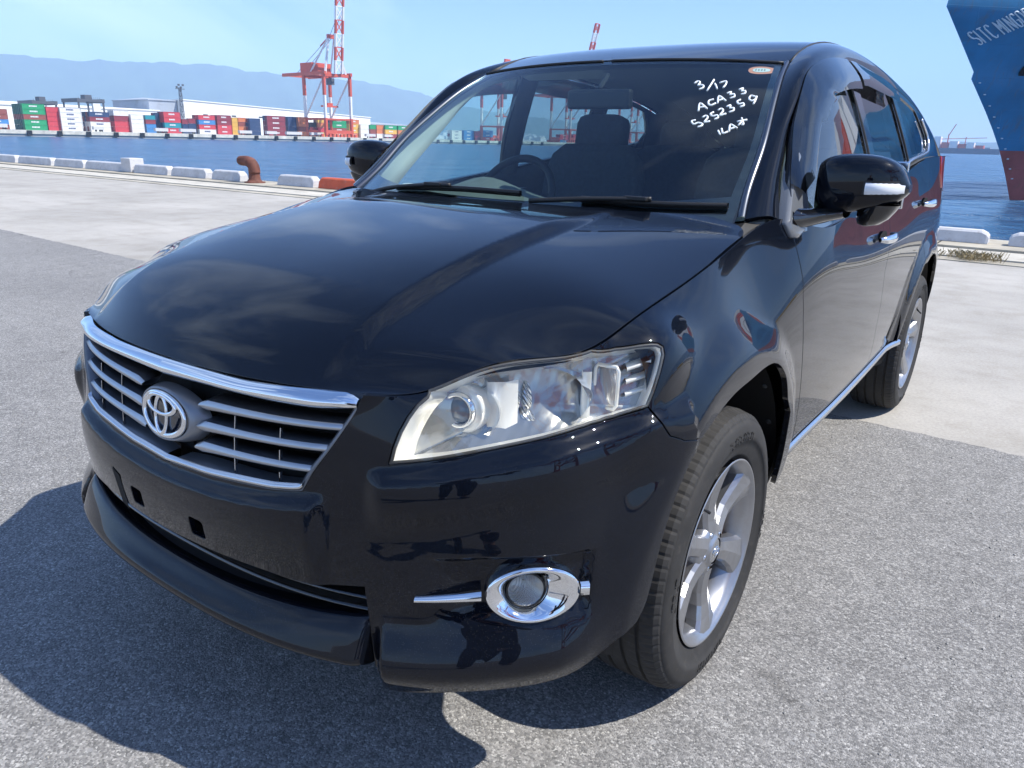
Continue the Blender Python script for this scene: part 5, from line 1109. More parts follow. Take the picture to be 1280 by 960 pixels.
# ============================================================ SETTING: QUAY
def quay_mat(name, lo, hi, sc):
    m = mat(name, lo, .85, spec=.25); g = N(m, 'ShaderNodeNewGeometry').outputs['Position']
    n1 = noise(m, .35, 6, .6, g); n2 = noise(m, 2.2, 8, .7, g, .1); n3 = noise(m, 60, 4, .7, g)
    c1 = ramp(m, n1, [(.35, tuple(x*.88 for x in lo)), (.65, hi)]); c2 = ramp(m, n2, [(.36, (.88, .87, .85)), (.52, (1, 1, 1)), (.80, (1.06, 1.06, 1.05))]); c3 = ramp(m, n3, [(.3, (.84, .84, .84)), (.7, (1.12, 1.12, 1.12))])
    a = N(m, 'ShaderNodeMixRGB', blend_type='MULTIPLY'); a.inputs[0].default_value = 1; LK(m, c1, a.inputs[1]); LK(m, c2, a.inputs[2])
    b = N(m, 'ShaderNodeMixRGB', blend_type='MULTIPLY'); b.inputs[0].default_value = 1; LK(m, a.outputs[0], b.inputs[1]); LK(m, c3, b.inputs[2])
    # cracks and tyre marks
    v = N(m, 'ShaderNodeTexWave', wave_type='BANDS', bands_direction='Y'); v.inputs['Scale'].default_value = .35; v.inputs['Distortion'].default_value = 5; v.inputs['Detail'].default_value = 3; v.inputs['Detail Scale'].default_value = .35; LK(m, g, v.inputs['Vector'])
    mk = ramp(m, v.outputs[0], [(.0, (.96, .96, .96)), (.10, (1, 1, 1))]); d = N(m, 'ShaderNodeMixRGB', blend_type='MULTIPLY'); d.inputs[0].default_value = 1; LK(m, b.outputs[0], d.inputs[1]); LK(m, mk, d.inputs[2])
    LK(m, d.outputs[0], P(m).inputs['Base Color']); LK(m, bump(m, n3, .35, .004), P(m).inputs['Normal']); return m
M['concrete'] = quay_mat('old_concrete', (.375, .357, .325), (.44, .42, .385), 1)
def asphalt():
    m = mat('exposed_asphalt', (.2, .2, .2), .8, spec=.3); g = N(m, 'ShaderNodeNewGeometry').outputs['Position']
    v = N(m, 'ShaderNodeTexVoronoi'); v.inputs['Scale'].default_value = 215; LK(m, g, v.inputs['Vector'])
    s = N(m, 'ShaderNodeSeparateColor'); LK(m, v.outputs['Color'], s.inputs[0])
    c = ramp(m, s.outputs[0], [(.0, (.125, .123, .121)), (.25, (.168, .166, .163)), (.5, (.215, .21, .205)), (.78, (.28, .273, .263)), (.95, (.35, .342, .33)), (1., (.46, .45, .43))])
    v2 = N(m, 'ShaderNodeTexVoronoi'); v2.inputs['Scale'].default_value = 52; LK(m, g, v2.inputs['Vector']); s2 = N(m, 'ShaderNodeSeparateColor'); LK(m, v2.outputs['Color'], s2.inputs[0])
    big = ramp(m, s2.outputs[1], [(.90, (0, 0, 0)), (.93, (1, 1, 1))]); near_ = ramp(m, v2.outputs['Distance'], [(.30, (1, 1, 1)), (.42, (0, 0, 0))])
    k = N(m, 'ShaderNodeMath', operation='MULTIPLY'); LK(m, big, k.inputs[0]); LK(m, near_, k.inputs[1])
    mx1 = N(m, 'ShaderNodeMixRGB'); LK(m, k.outputs[0], mx1.inputs[0]); LK(m, c, mx1.inputs[1]); cc = ramp(m, s2.outputs[2], [(.0, (.24, .24, .24)), (1, (.46, .45, .43))]); LK(m, cc, mx1.inputs[2])
    n1 = noise(m, .5, 5, .6, g); c1 = ramp(m, n1, [(.3, (.88, .88, .88)), (.7, (1.10, 1.10, 1.09))]); n2 = noise(m, 9, 5, .7, g); c2 = ramp(m, n2, [(.3, (.86, .86, .86)), (.7, (1.12, 1.12, 1.12))])
    a = N(m, 'ShaderNodeMixRGB', blend_type='MULTIPLY'); a.inputs[0].default_value = 1; LK(m, mx1.outputs[0], a.inputs[1]); LK(m, c1, a.inputs[2])
    b = N(m, 'ShaderNodeMixRGB', blend_type='MULTIPLY'); b.inputs[0].default_value = 1; LK(m, a.outputs[0], b.inputs[1]); LK(m, c2, b.inputs[2])
    n5 = noise(m, 1.7, 3, .5, g, 1.2); oil = ramp(m, n5, [(.70, (1, 1, 1)), (.78, (.62, .61, .60))]); b2_ = N(m, 'ShaderNodeMixRGB', blend_type='MULTIPLY'); b2_.inputs[0].default_value = 1; LK(m, b.outputs[0], b2_.inputs[1]); LK(m, oil, b2_.inputs[2])
    vc = N(m, 'ShaderNodeTexVoronoi', feature='DISTANCE_TO_EDGE'); vc.inputs['Scale'].default_value = .55; mpc = N(m, 'ShaderNodeMapping'); LK(m, g, mpc.inputs[0]); wn = N(m, 'ShaderNodeTexNoise'); wn.inputs['Scale'].default_value = 3; LK(m, g, wn.inputs['Vector']); av = N(m, 'ShaderNodeMixRGB'); av.inputs[0].default_value = .22; LK(m, g, av.inputs[1]); LK(m, wn.outputs['Color'], av.inputs[2]); LK(m, av.outputs[0], vc.inputs['Vector'])
    ck = ramp(m, vc.outputs['Distance'], [(.0, (.80, .80, .80)), (.003, (1, 1, 1))]); b3_ = N(m, 'ShaderNodeMixRGB', blend_type='MULTIPLY'); b3_.inputs[0].default_value = .8; LK(m, b2_.outputs[0], b3_.inputs[1]); LK(m, ck, b3_.inputs[2]); LK(m, b3_.outputs[0], P(m).inputs['Base Color'])
    h = ramp(m, v.outputs['Distance'], [(.0, (1, 1, 1)), (.6, (0, 0, 0))]); nb1 = bump(m, h, .55, .0025); LK(m, bump(m, n2, .2, .01, nb1), P(m).inputs['Normal']); return m
M['asphalt'] = asphalt()
def ragged(x0, x1, f, n, jit): return [(x, f(x)+random.uniform(-jit, jit)) for x in np.linspace(x0, x1, n)]
mb = MB(); mb.add([(-9000, -6000, 0), (9000, -6000, 0), (9000, 9.3, 0), (-9000, 9.3, 0), (-9000, 9.3, -4.6), (9000, 9.3, -4.6)], [(0, 1, 2, 3), (3, 2, 5, 4)]); mb.build('ground', M['concrete'], None, kind='structure')
edge = ragged(-60, 60, lambda x: 2.36-.030*(x+1) if x < 2 else 2.27-.02*(x-2), 2400, .012)
mb = MB(); v = [(-60, -80, .004), (60, -80, .004)]+[(x, y, .004) for x, y in edge[::-1]]; mb.add(v, [tuple(range(len(v)))]); mb.build('asphalt_pavement', M['asphalt'], None, kind='structure')
M['apron'] = weathered('apron_concrete', (.42, .385, .31), .3, 1.3, .85, (.22, .15, .09), .55)
M['apron2'] = weathered('apron_concrete_pale', (.52, .49, .42), .25, 1.7, .85, (.25, .17, .10), .5)
mb = MB(); mb.box((-9000, 9.3, -6), (9000, 9.62, .012)); mb.build('drain_strip', M['apron'], None, kind='structure', bevel=0)
mb = MB(); mb.box((-9000, 9.64, -6), (9000, 10.55, .030)); mb.build('quay_edge_inner', M['apron2'], None, kind='structure')
mb = MB(); mb.box((-9000, 10.575, -6), (9000, 11.95, .060)); mb.build('quay_edge_outer', M['apron'], None, kind='structure')
mb = MB()
for k in range(-60, 30):
    x = k*1.9+random.uniform(-.05, .05); mb.box((x, 10.58, .0605), (x+.018, 11.9, .0625))
mb.build('edge_joint', M['gap'], None, kind='structure')
# kerb blocks along the edge
M['kerb'] = weathered('painted_kerb', (.56, .56, .57), .18, 4, .7, (.26, .18, .13), .6); M['kerb_orange'] = weathered('orange_kerb', (.62, .11, .045), .2, 3, .6, (.4, .3, .25), .4); M['kerb_yellow'] = weathered('yellow_kerb', (.70, .42, .03), .2, 3, .6); 
kerb_labels = ['white kerb block far left at the water edge', 'long white kerb block, second from the left at the water edge', 'third white kerb block from the left along the quay', 'white kerb block in front of the taller white cube', 'short white kerb block just right of the tall cube',
 'white kerb block with a rusty end mark, second left of the bollard', 'white kerb block touching the rusty bollard', 'white kerb block between the bollard and the orange kerb', 'orange kerb block beside the car bonnet', 'white kerb block behind the car tail', 'white kerb block at the right edge of the photo']
kb = [(-33.6, -30.75), (-30.5, -27.9), (-27.65, -25.6), (-25.45, -23.0), (-22.4, -20.5), (-20.3, -18.55), (-18.25, -16.95), (-15.35, -13.95), (-13.75, -11.4), (-2.1, .58), (.83, 3.3)]
extra = [(-37, -34.0), (-11.0, -8.6), (-8.2, -5.6), (-5.2, -2.5), (3.7, 6.2), (6.6, 9.2), (9.6, 12.0), (12.5, 15), (15.5, 18)]
def kerb(x0, x1, m, lab, y=11.25):
    mb = MB(); w_ = .30; h = .26 if x0 < -8 else .18; s = .10; rows = []
    for x, k in ((x0, 0), (x0+.03, .5), (x0+s, 1), (x1-s, 1), (x1-.03, .5), (x1, 0)):
        hh = h*(.62+.38*k); rows.append([(x, y-w_/2, 0), (x, y-w_/2+.03, hh-.03), (x, y-w_/2+.06, hh), (x, y+w_/2-.06, hh), (x, y+w_/2-.03, hh-.03), (x, y+w_/2, 0)])
    v = [q for r in rows for q in r]; f = []
    for i in range(5):
        for k in range(5): a = i*6+k; f.append((a, a+6, a+7, a+1))
    f += [tuple(range(6)), tuple(range(30, 36))[::-1]]
    mb.add([(p[0], p[1], p[2]+.065) for p in v], f); mb.build('kerb_block', m, None, label=lab, category='kerb block', group='kerb blocks along the quay edge')
for (a, b), l in zip(kb, kerb_labels): kerb(a, b, M['kerb_orange'] if 'orange kerb block' in l and 'beside' in l else M['kerb'], l)
xl = ['white kerb block cut by the left edge of the photo', 'first kerb block right of the orange one, behind the car', 'second kerb block right of the orange one, behind the car', 'third kerb block right of the orange one, behind the car', 'white kerb block just outside the right edge of the photo', 'yellow kerb block further right along the quay, outside the photo', 'white kerb block between two yellow ones, outside the photo', 'second yellow kerb block to the right, outside the photo', 'last white kerb block on the right, outside the photo']
for i, (a, b) in enumerate(extra): kerb(a, b, M['kerb_yellow'] if i in (5, 7) else M['kerb'], xl[i])
mb = MB(); mb.box((-23.0, 11.05, .065), (-22.45, 11.50, .49)); mb.build('concrete_cube', M['kerb'], None, bevel=.02, label='taller white concrete cube between two kerb blocks', category='block')
# mooring bollard
def bollard(x, y, lab):
    mb = MB(); rows = []
    for z, r in ((.06, .27), (.09, .27), (.10, .20), (.16, .155), (.30, .145), (.40, .15)): rows.append([(x+r*math.cos(a), y+r*math.sin(a), z) for a in np.arange(20)*2*math.pi/20])
    mb.grid(rows, close=True); o = empty('mooring_bollard', (x, y, .06), label=lab, category='bollard'); 
    mb.build('bollard_post', M['rust'], o)
    mb = MB(); pts = [(x+.02, y, .30), (x-.0, y, .46), (x-.08, y-.02, .565), (x-.22, y-.04, .61), (x-.40, y-.06, .615), (x-.50, y-.07, .61), (x-.53, y-.075, .605)]
    mb.tube([tuple(q) for q in catmull([np.array(p) for p in pts], 4)], [.150]*6+[.150, .150, .148, .145, .14, .138, .135, .132, .130, .130, .128, .125, .12, .115, .105, .09, .07, .04, .02][:19], 16); mb.build('bollard_horn', M['rust'], o)
bollard(-16.35, 11.15, 'rusty brown mooring bollard with a bent horn at the water edge')
# dry weeds in the joint on the right
M['weed'] = weathered('dry_grass', (.30, .24, .13), .3, 10, .9)
mb = MB()
for k in range(620):
    if random.random() < .75: x = random.gauss(.55, .16); y = random.gauss(9.55, .12); h = random.uniform(.03, .11)
    else: x = random.uniform(-4, 12); y = random.gauss(9.62, .05); h = random.uniform(.02, .07)
    a = random.uniform(0, 6.28); l = random.uniform(.3, 1.0)*h; d = Vector((math.cos(a), math.sin(a), 0)); s = d.cross(Vector((0, 0, 1)))*.0025; p = Vector((x, y, .02))
    mb.add([p-s, p+s, p+d*l*.5+Vector((0, 0, h*.75))+s*.6, p+d*l+Vector((0, 0, h))], [(0, 1, 2, 3)])
mb.build('dry_weeds', M['weed'], None, kind='stuff')
# loose grit on the paving near the car
mb = MB()
for k in range(1500):
    x = random.uniform(-2.5, 3.2); y = random.uniform(-1.4, 2.2); r = random.uniform(.0016, .0042)*(1.7 if random.random() < .05 else 1); zz = .004+r*.5
    v = [(x+r*random.uniform(.7, 1.3), y, zz), (x, y+r*random.uniform(.7, 1.3), zz), (x-r*random.uniform(.7, 1.3), y, zz), (x, y-r*random.uniform(.7, 1.3), zz), (x, y, zz+r*.8), (x, y, zz-r*.6)]
    mb.add(v, [(0, 1, 4), (1, 2, 4), (2, 3, 4), (3, 0, 4), (1, 0, 5), (2, 1, 5), (3, 2, 5), (0, 3, 5)])
mb.build('loose_grit', mat('grit_stone', (.34, .33, .31), .9), None, kind='stuff')
# ------------------------------------------------------------ water
def water():
    m = mat('harbour_water', (.010, .055, .105), .24, spec=.5); g = N(m, 'ShaderNodeNewGeometry').outputs['Position']
    mp = N(m, 'ShaderNodeMapping'); mp.inputs['Scale'].default_value = (.9, .45, 1); mp.inputs['Rotation'].default_value = (0, 0, .5); LK(m, g, mp.inputs[0])
    n1 = noise(m, .55, 6, .62, mp.outputs[0]); n2 = noise(m, .08, 3, .5, g); mq = N(m, 'ShaderNodeMapping'); mq.inputs['Scale'].default_value = (.25, .9, 1); LK(m, g, mq.inputs[0]); n3 = noise(m, .55, 7, .75, mq.outputs[0])
    b1 = bump(m, n1, 1.0, 1.6); b2 = bump(m, n2, .9, 5., b1); LK(m, b2, P(m).inputs['Normal'])
    LK(m, ramp(m, n3, [(.38, (.010, .058, .135)), (.62, (.028, .115, .24))]), P(m).inputs['Base Color']); return m
mb = MB(); mb.add([(-9300, 9.31, -2.6), (9300, 9.31, -2.6), (9300, 9300, -2.6), (-9300, 9300, -2.6)], [(0, 1, 2, 3)]); mb.build('water', water(), None, kind='structure')
# ------------------------------------------------------------ hills across the bay
def hills():
    rows = []
    lo = [(-100, 420)]+[(a, h) for a, h in HILLS]
    for k, (f, dist) in enumerate(((0, 5200), (.22, 5500), (.45, 5800), (.62, 6000), (.85, 6300), (1, 6500), (.9, 7000), (.4, 7800))):
        r = []
        for az in np.linspace(-100, 4, 240):
            h = float(np.interp(az, [q[0] for q in lo], [q[1] for q in lo])); jj = (math.sin(az*3.1+k*1.7)+math.sin(az*7.7+k*2.9)*.6+math.sin(az*19+k)*.3)*(22 if 0 < k < 5 else (5 if k == 5 else 0))
            a = math.radians(az); r.append((dist*math.sin(a), dist*math.cos(a), -3+(h+3)*f+jj*min(1, h/150)))
        rows.append(r)
    mb = MB(); mb.grid(rows); mb.build('hills', weathered('wooded_hills', (.05, .085, .045), .35, .004, .95, (.16, .15, .11), .3), None, kind='structure')
hills()
# ------------------------------------------------------------ far quay
Q0 = np.array([-411., 157.]); qe = np.array([.1, .995]); qe /= np.linalg.norm(qe); qn = np.array([-qe[1], qe[0]]); qa = math.atan2(qe[1], qe[0])
def qp(s, off, z=.3): p = Q0+qe*s+qn*off; return Vector((p[0], p[1], z))
QM = lambda s, off, z=.3: Matrix.Translation(qp(s, off, z)) @ Matrix.Rotation(qa, 4, 'Z')       # local x = along the quay, local y = inland
mb = MB(); mb.box((-700, 0, -6), (1300, 900, .30), QM(0, 0, 0)); mb.build('far_quay', weathered('far_quay_concrete', (.42, .42, .40), .15, .05, .9), None, kind='structure')
mb = MB(); mb.box((-700, -.6, -1.4), (1300, .0, .35), QM(0, 0, 0)); mb.build('far_quay_face', weathered('far_quay_face', (.62, .60, .52), .3, .3, .9, (.2, .2, .1), .6), None, kind='structure')
fm = MB(); fm.box((-1.0, -1.6, -2.2), (1.0, -.6, .2)); fme = fm.mesh('fender'); fme.materials.append(M['black'])
ORD = ['first', 'second', 'third', 'fourth', 'fifth', 'sixth', 'seventh', 'eighth', 'ninth', 'tenth', 'eleventh', 'twelfth', 'thirteenth', 'fourteenth', 'fifteenth', 'sixteenth', 'seventeenth', 'eighteenth', 'nineteenth', 'twentieth', 'twenty-first', 'twenty-second', 'twenty-third', 'twenty-fourth', 'twenty-fifth', 'twenty-sixth', 'twenty-seventh', 'twenty-eighth', 'twenty-ninth', 'thirtieth']
for k in range(0, 30):
    o = bpy.data.objects.new('quay_fender', fme); C.objects.link(o); o.matrix_world = QM(12.6+k*13.3, 0, 0)
    o['label'] = 'black rubber fender on the far quay wall, %s from the left edge of the photo' % ORD[k]; o['category'] = 'fender'; o['group'] = 'fenders along the far quay wall'
cc_ = dict(green=(.02, .30, .12), shaded_green=(.01, .12, .08), red=(.55, .055, .07), white=(.72, .71, .68), brown=(.27, .075, .055), navy=(.03, .06, .14), maroon=(.25, .04, .055), teal=(.02, .25, .30), orange=(.62, .20, .08), yellow=(.70, .42, .08), light_blue=(.06, .22, .48), black=(.03, .03, .04))
cmesh = {}
def container_mesh(colname):
    if colname in cmesh: return cmesh[colname]
    mb = MB(); n = 14; t = []                                # unit length 1 along x, 2.44 deep (y), 1 high
    for x in (0, 1):
        for y in (0, 2.44): mb.box((x-.013, y-.08, 0), (x+.013, y+.08, 1))
    for z in (.03, .97):
        for y in (0, 2.44): mb.box((0, y-.07, z-.03), (1, y+.07, z+.03))
    for y, s in ((.02, 1), (2.42, -1)):                      # corrugated long sides
        v = []
        for i in range(n*2+1): x = .012+i*(.976/(n*2)); d = .045*s*(i % 2); v += [(x, y+d, .05), (x, y+d, .95)]
        mb.add(v, [(2*i, 2*i+2, 2*i+3, 2*i+1) for i in range(n*2)])
    mb.box((.006, .02, .02), (.010, 2.42, .98)); mb.box((.990, .02, .02), (.994, 2.42, .98)); mb.box((.0, .03, .975), (1, 2.41, .992)); mb.box((0, .03, .01), (1, 2.41, .03))
    me = mb.mesh('container'); me.materials.append(weathered('container_'+colname, cc_[colname], .12, .6, .55, (.2, .1, .06), .25)); cmesh[colname] = me; return me
lm = {}
def logo_mesh():
    mb = MB(); x = .30
    for w_ in (.05, .035, .05, .04, .05, .035): mb.box((x, -.10, .42), (x+w_, -.082, .70)); x += w_+.018
    return mb
logo = {c: None for c in ('white', 'navy')}
for c in logo: logo[c] = logo_mesh().mesh('container_stripe'); logo[c].materials.append(mat('print_'+c, (.75, .75, .75) if c == 'white' else (.05, .08, .2), .6))
cn = lambda c: c.replace('_', ' ')
def container(s, off, z, L_, h, col, lab, logo_on):
    o = bpy.data.objects.new('shipping_container', container_mesh(col)); C.objects.link(o); o.matrix_world = QM(s-L_/2, off, z) @ Matrix.Diagonal((L_, 1, h, 1))
    o['label'] = lab; o['category'] = 'shipping container'; o['group'] = 'containers stacked on the far quay'
    if logo_on:
        l = bpy.data.objects.new('door_print', logo['white' if col != 'white' else 'navy']); C.objects.link(l); l.parent = o
PLACE = ['leftmost stack of the far quay', 'tall green stack at the left', 'all-red stack beside the green one', 'white stack right of the red one', 'stack under the right yard crane', 'stack below the low white roof', 'narrow white stack left of the light tower', 'teal-topped stack', 'dark stack left of the light tower', 'red stack below the light tower',
 'low dark pair right of the red stack', 'low mixed pair below the big warehouse', 'red and blue stack in front of the big warehouse', 'stack of four with white marks', 'narrow yellow stack', 'orange-brown stack', 'navy stack left of the big maroon one', 'long maroon stack left of the quay crane', 'navy stack behind the quay crane leg', 'orange stack between the crane legs', 'dark stack between the crane legs', 'yellow-topped stack by the middle crane leg',
 'green-topped stack between the right crane legs', 'orange-yellow stack right of the crane', 'pale stack right of the crane', 'green-topped stack near the car mirror', 'orange stack near the car mirror', 'stack behind the car mirror', 'stack behind the pillar of the car', 'white stack seen through the windscreen', 'blue stack seen through the windscreen', 'narrow red stack seen through the windscreen', 'blue stack between crane legs seen through the windscreen', 'pale stack seen through the cabin', 'stack seen through the rear side window', 'dark-footed stack seen through the cabin', 'red stack hidden by the front seats']
LV = ['bottom', 'second', 'third', 'fourth', 'fifth']
for si, (s, off, L_, h, cols, rows) in enumerate(STACKS):
    for r in range(rows):
        for k, c in enumerate(cols):
            cc2 = c if not (si == 1 and r > 0) else ('shaded_green' if c == 'green' else c)  # darker green of the back rows: shade on their ends put into the colour
            if r > 0 and si != 1: cc2 = random.choice([c, c, 'maroon', 'navy', 'brown'])
            lvl = 'top' if k == len(cols)-1 else LV[k]
            lab = '%s container, %s one in the front row of the %s' % (cn(cc2), lvl, PLACE[si]) if r == 0 else '%s container in row %s behind, level %s of the %s' % (cn(cc2), ['two', 'three', 'four', 'five', 'six'][r-1], lvl, PLACE[si])
            w_ = lab.split()
            container(s, off+r*2.65, .3+k*h, L_, h*.985, cc2, ' '.join(w_[:16]), r == 0 and L_ > 8)
# ground clutter in front of the stacks: parked trailers and low barriers
for k, (px_s, L_) in enumerate(((-2, 9), (46, 5), (78, 7), (92, 9), (128, 8), (146, 7), (160, 11), (178, 9), (222, 8), (238, 6))):
    o = empty('parked_trailer', tuple(qp(px_s, 10)), label='small pale trailer on the far quay, %s from the left' % ORD[k], category='trailer', group='trailers on the far quay'); o.rotation_euler = (0, 0, qa)
    R_ = QM(px_s, 10)
    mb = MB(); mb.box((0, 0, .9), (L_, 2.3, 2.6), R_); mb.build('trailer_body', M['kerb'], o).matrix_parent_inverse = R_.inverted()
    mb = MB()
    for x in (1.0, L_-2, L_-1): mb.tube([R_ @ Vector((x, -.1, .5)), R_ @ Vector((x, .3, .5))], .5, 10)
    mb.build('trailer_wheels', M['black'], o, kind='stuff').matrix_parent_inverse = R_.inverted()
# warehouses
def shed(s0, s1, off, dep, z0, z1, m, lab, trim, strip=True):
    R_ = QM(s0, off); o = empty('warehouse', tuple(qp(s0, off)), label=lab, category='warehouse'); o.rotation_euler = (0, 0, qa); inv = R_.inverted(); W_ = s1-s0
    v = [(0, 0, -.3), (W_, 0, -.3), (W_, 0, z1-.3), (0, 0, z0-.3), (0, dep, -.3), (W_, dep, -.3), (W_, dep, z1-.3), (0, dep, z0-.3)]
    v = [R_ @ Vector(q) for q in v]; mb = MB(); mb.add(v, [(0, 1, 2, 3), (5, 4, 7, 6), (4, 0, 3, 7), (1, 5, 6, 2)]); mb.build('wall', m, o).matrix_parent_inverse = inv
    mb = MB(); v = [R_ @ Vector(q) for q in ((-.6, -.6, z0-.3), (W_+.6, -.6, z1-.3), (W_+.6, dep, z1-.3), (-.6, dep, z0-.3), (-.6, -.6, z0+.3), (W_+.6, -.6, z1+.3), (W_/2, dep/2, (z0+z1)/2+2.2), (-.6, dep, z0+.3), (W_+.6, dep, z1+.3))]
    mb.add(v, [(0, 1, 5, 4), (4, 5, 6), (5, 8, 6), (8, 7, 6), (7, 4, 6), (0, 4, 7, 3), (1, 2, 8, 5)]); mb.build('roof', trim, o).matrix_parent_inverse = inv
    k = 14
    while k < W_-8:
        mb = MB(); mb.box((k, -.12, z0*.55), (k+3.6, .02, z0*.55+1.0), R_); mb.build('window', M['trim'], o).matrix_parent_inverse = inv; k += 22 if strip else 1e9
M['shed_white'] = weathered('white_cladding', (.80, .80, .78), .05, .05, .7, (.5, .5, .48), .2); M['shed_grey'] = weathered('grey_cladding', (.36, .40, .46), .08, .05, .7)
shed(148.2, 312, 120, 80, 22.4, 16.4, M['shed_white'], 'long white warehouse with a sloping roofline behind the containers', M['shed_white'])
shed(128, 147.5, 128, 60, 21.5, 21.5, M['shed_grey'], 'grey-blue building at the left end of the white warehouse', M['shed_grey'], False)
shed(-60, 127, 112, 30, 13.8, 14.2, M['shed_white'], 'low white shed behind the yard cranes on the left', M['shed_white'])
shed(316, 390, 160, 40, 12, 12, M['shed_white'], 'small white shed right of the quay crane, below the hills', M['shed_grey'])
# light tower
o = empty('light_tower', tuple(qp(118.2, 60)), label='tall lattice light tower in front of the grey building', category='light tower'); R_ = QM(118.2, 60); o.rotation_euler = (0, 0, qa)
M['steel'] = mat('dark_steel', (.10, .11, .13), .6)
mb = MB()
for sx, sy in ((-1, -1), (1, -1), (1, 1), (-1, 1)): mb.bar(R_ @ Vector((sx*1.1, sy*1.1, 0)), R_ @ Vector((sx*.55, sy*.55, 27)), .28)
for k in range(9):
    f = 1.1-.55*k/9; g_ = 1.1-.55*(k+1)/9; z = k*3
    for (ax, ay), (bx, by) in (((-1, -1), (1, -1)), ((1, -1), (1, 1)), ((1, 1), (-1, 1)), ((-1, 1), (-1, -1))): mb.bar(R_ @ Vector((ax*f, ay*f, z)), R_ @ Vector((bx*g_, by*g_, z+3)), .14)
mb.build('tower_frame', M['steel'], o).matrix_parent_inverse = R_.inverted()
mb = MB()
for k in range(4): mb.box((-2.4+k*1.3, -.8, 26.5+(k % 2)*1.4), (-1.5+k*1.3, .4, 27.6+(k % 2)*1.4), R_)
mb.box((-2.6, -1, 26), (2.6, 1, 26.3), R_); mb.build('lamp_cluster', M['steel'], o).matrix_parent_inverse = R_.inverted()
# yard cranes (rubber tyred gantries)
def rtg(s0, s1, off, H, lab):
    R_ = QM(s0, off); inv = R_.inverted(); W_ = s1-s0; o = empty('yard_crane', tuple(qp(s0, off)), label=lab, category='yard crane', group='dark yard cranes'); o.rotation_euler = (0, 0, qa)
    def pt(mb, n, m): mb.build(n, m, o).matrix_parent_inverse = inv
    for x in (0, W_):
        for y in (0, 22): mb = MB(); mb.box((x-.4, y-.4, 1), (x+.4, y+.4, H-2), R_); pt(mb, 'leg', M['steel'])
    mb = MB()
    for x in (0, W_): mb.box((x-.7, -.7, H-2.6), (x+.7, 23, H-.6), R_)
    for y in (0, 22): mb.box((-.5, y-.6, H-2.2), (W_+.5, y+.6, H-.9), R_)
    for k in range(int(W_)): mb.box((k, -.7, H-.9), (k+.12, -.6, H+.1), R_)
    pt(mb, 'girder', M['steel']); mb = MB(); mb.box((W_*.34, 2, H-1), (W_*.62, 8, H+1.4), R_); pt(mb, 'trolley', M['steel']); mb = MB(); mb.box((W_*.55, -.9, H-7.4), (W_*.55+3.8, 1.6, H-3.0), R_); pt(mb, 'cabin', M['shed_white'])
    mb = MB()
    for x in (0, W_): mb.box((x-1.2, -1, .0), (x+1.2, 23, 1.4), R_)
    pt(mb, 'bogie', M['black'])
rtg(30.7, 41.5, 45, 15.6, 'dark yard crane standing over the green containers'); rtg(53.0, 65.9, 45, 17.8, 'dark yard crane right of the white container stack')
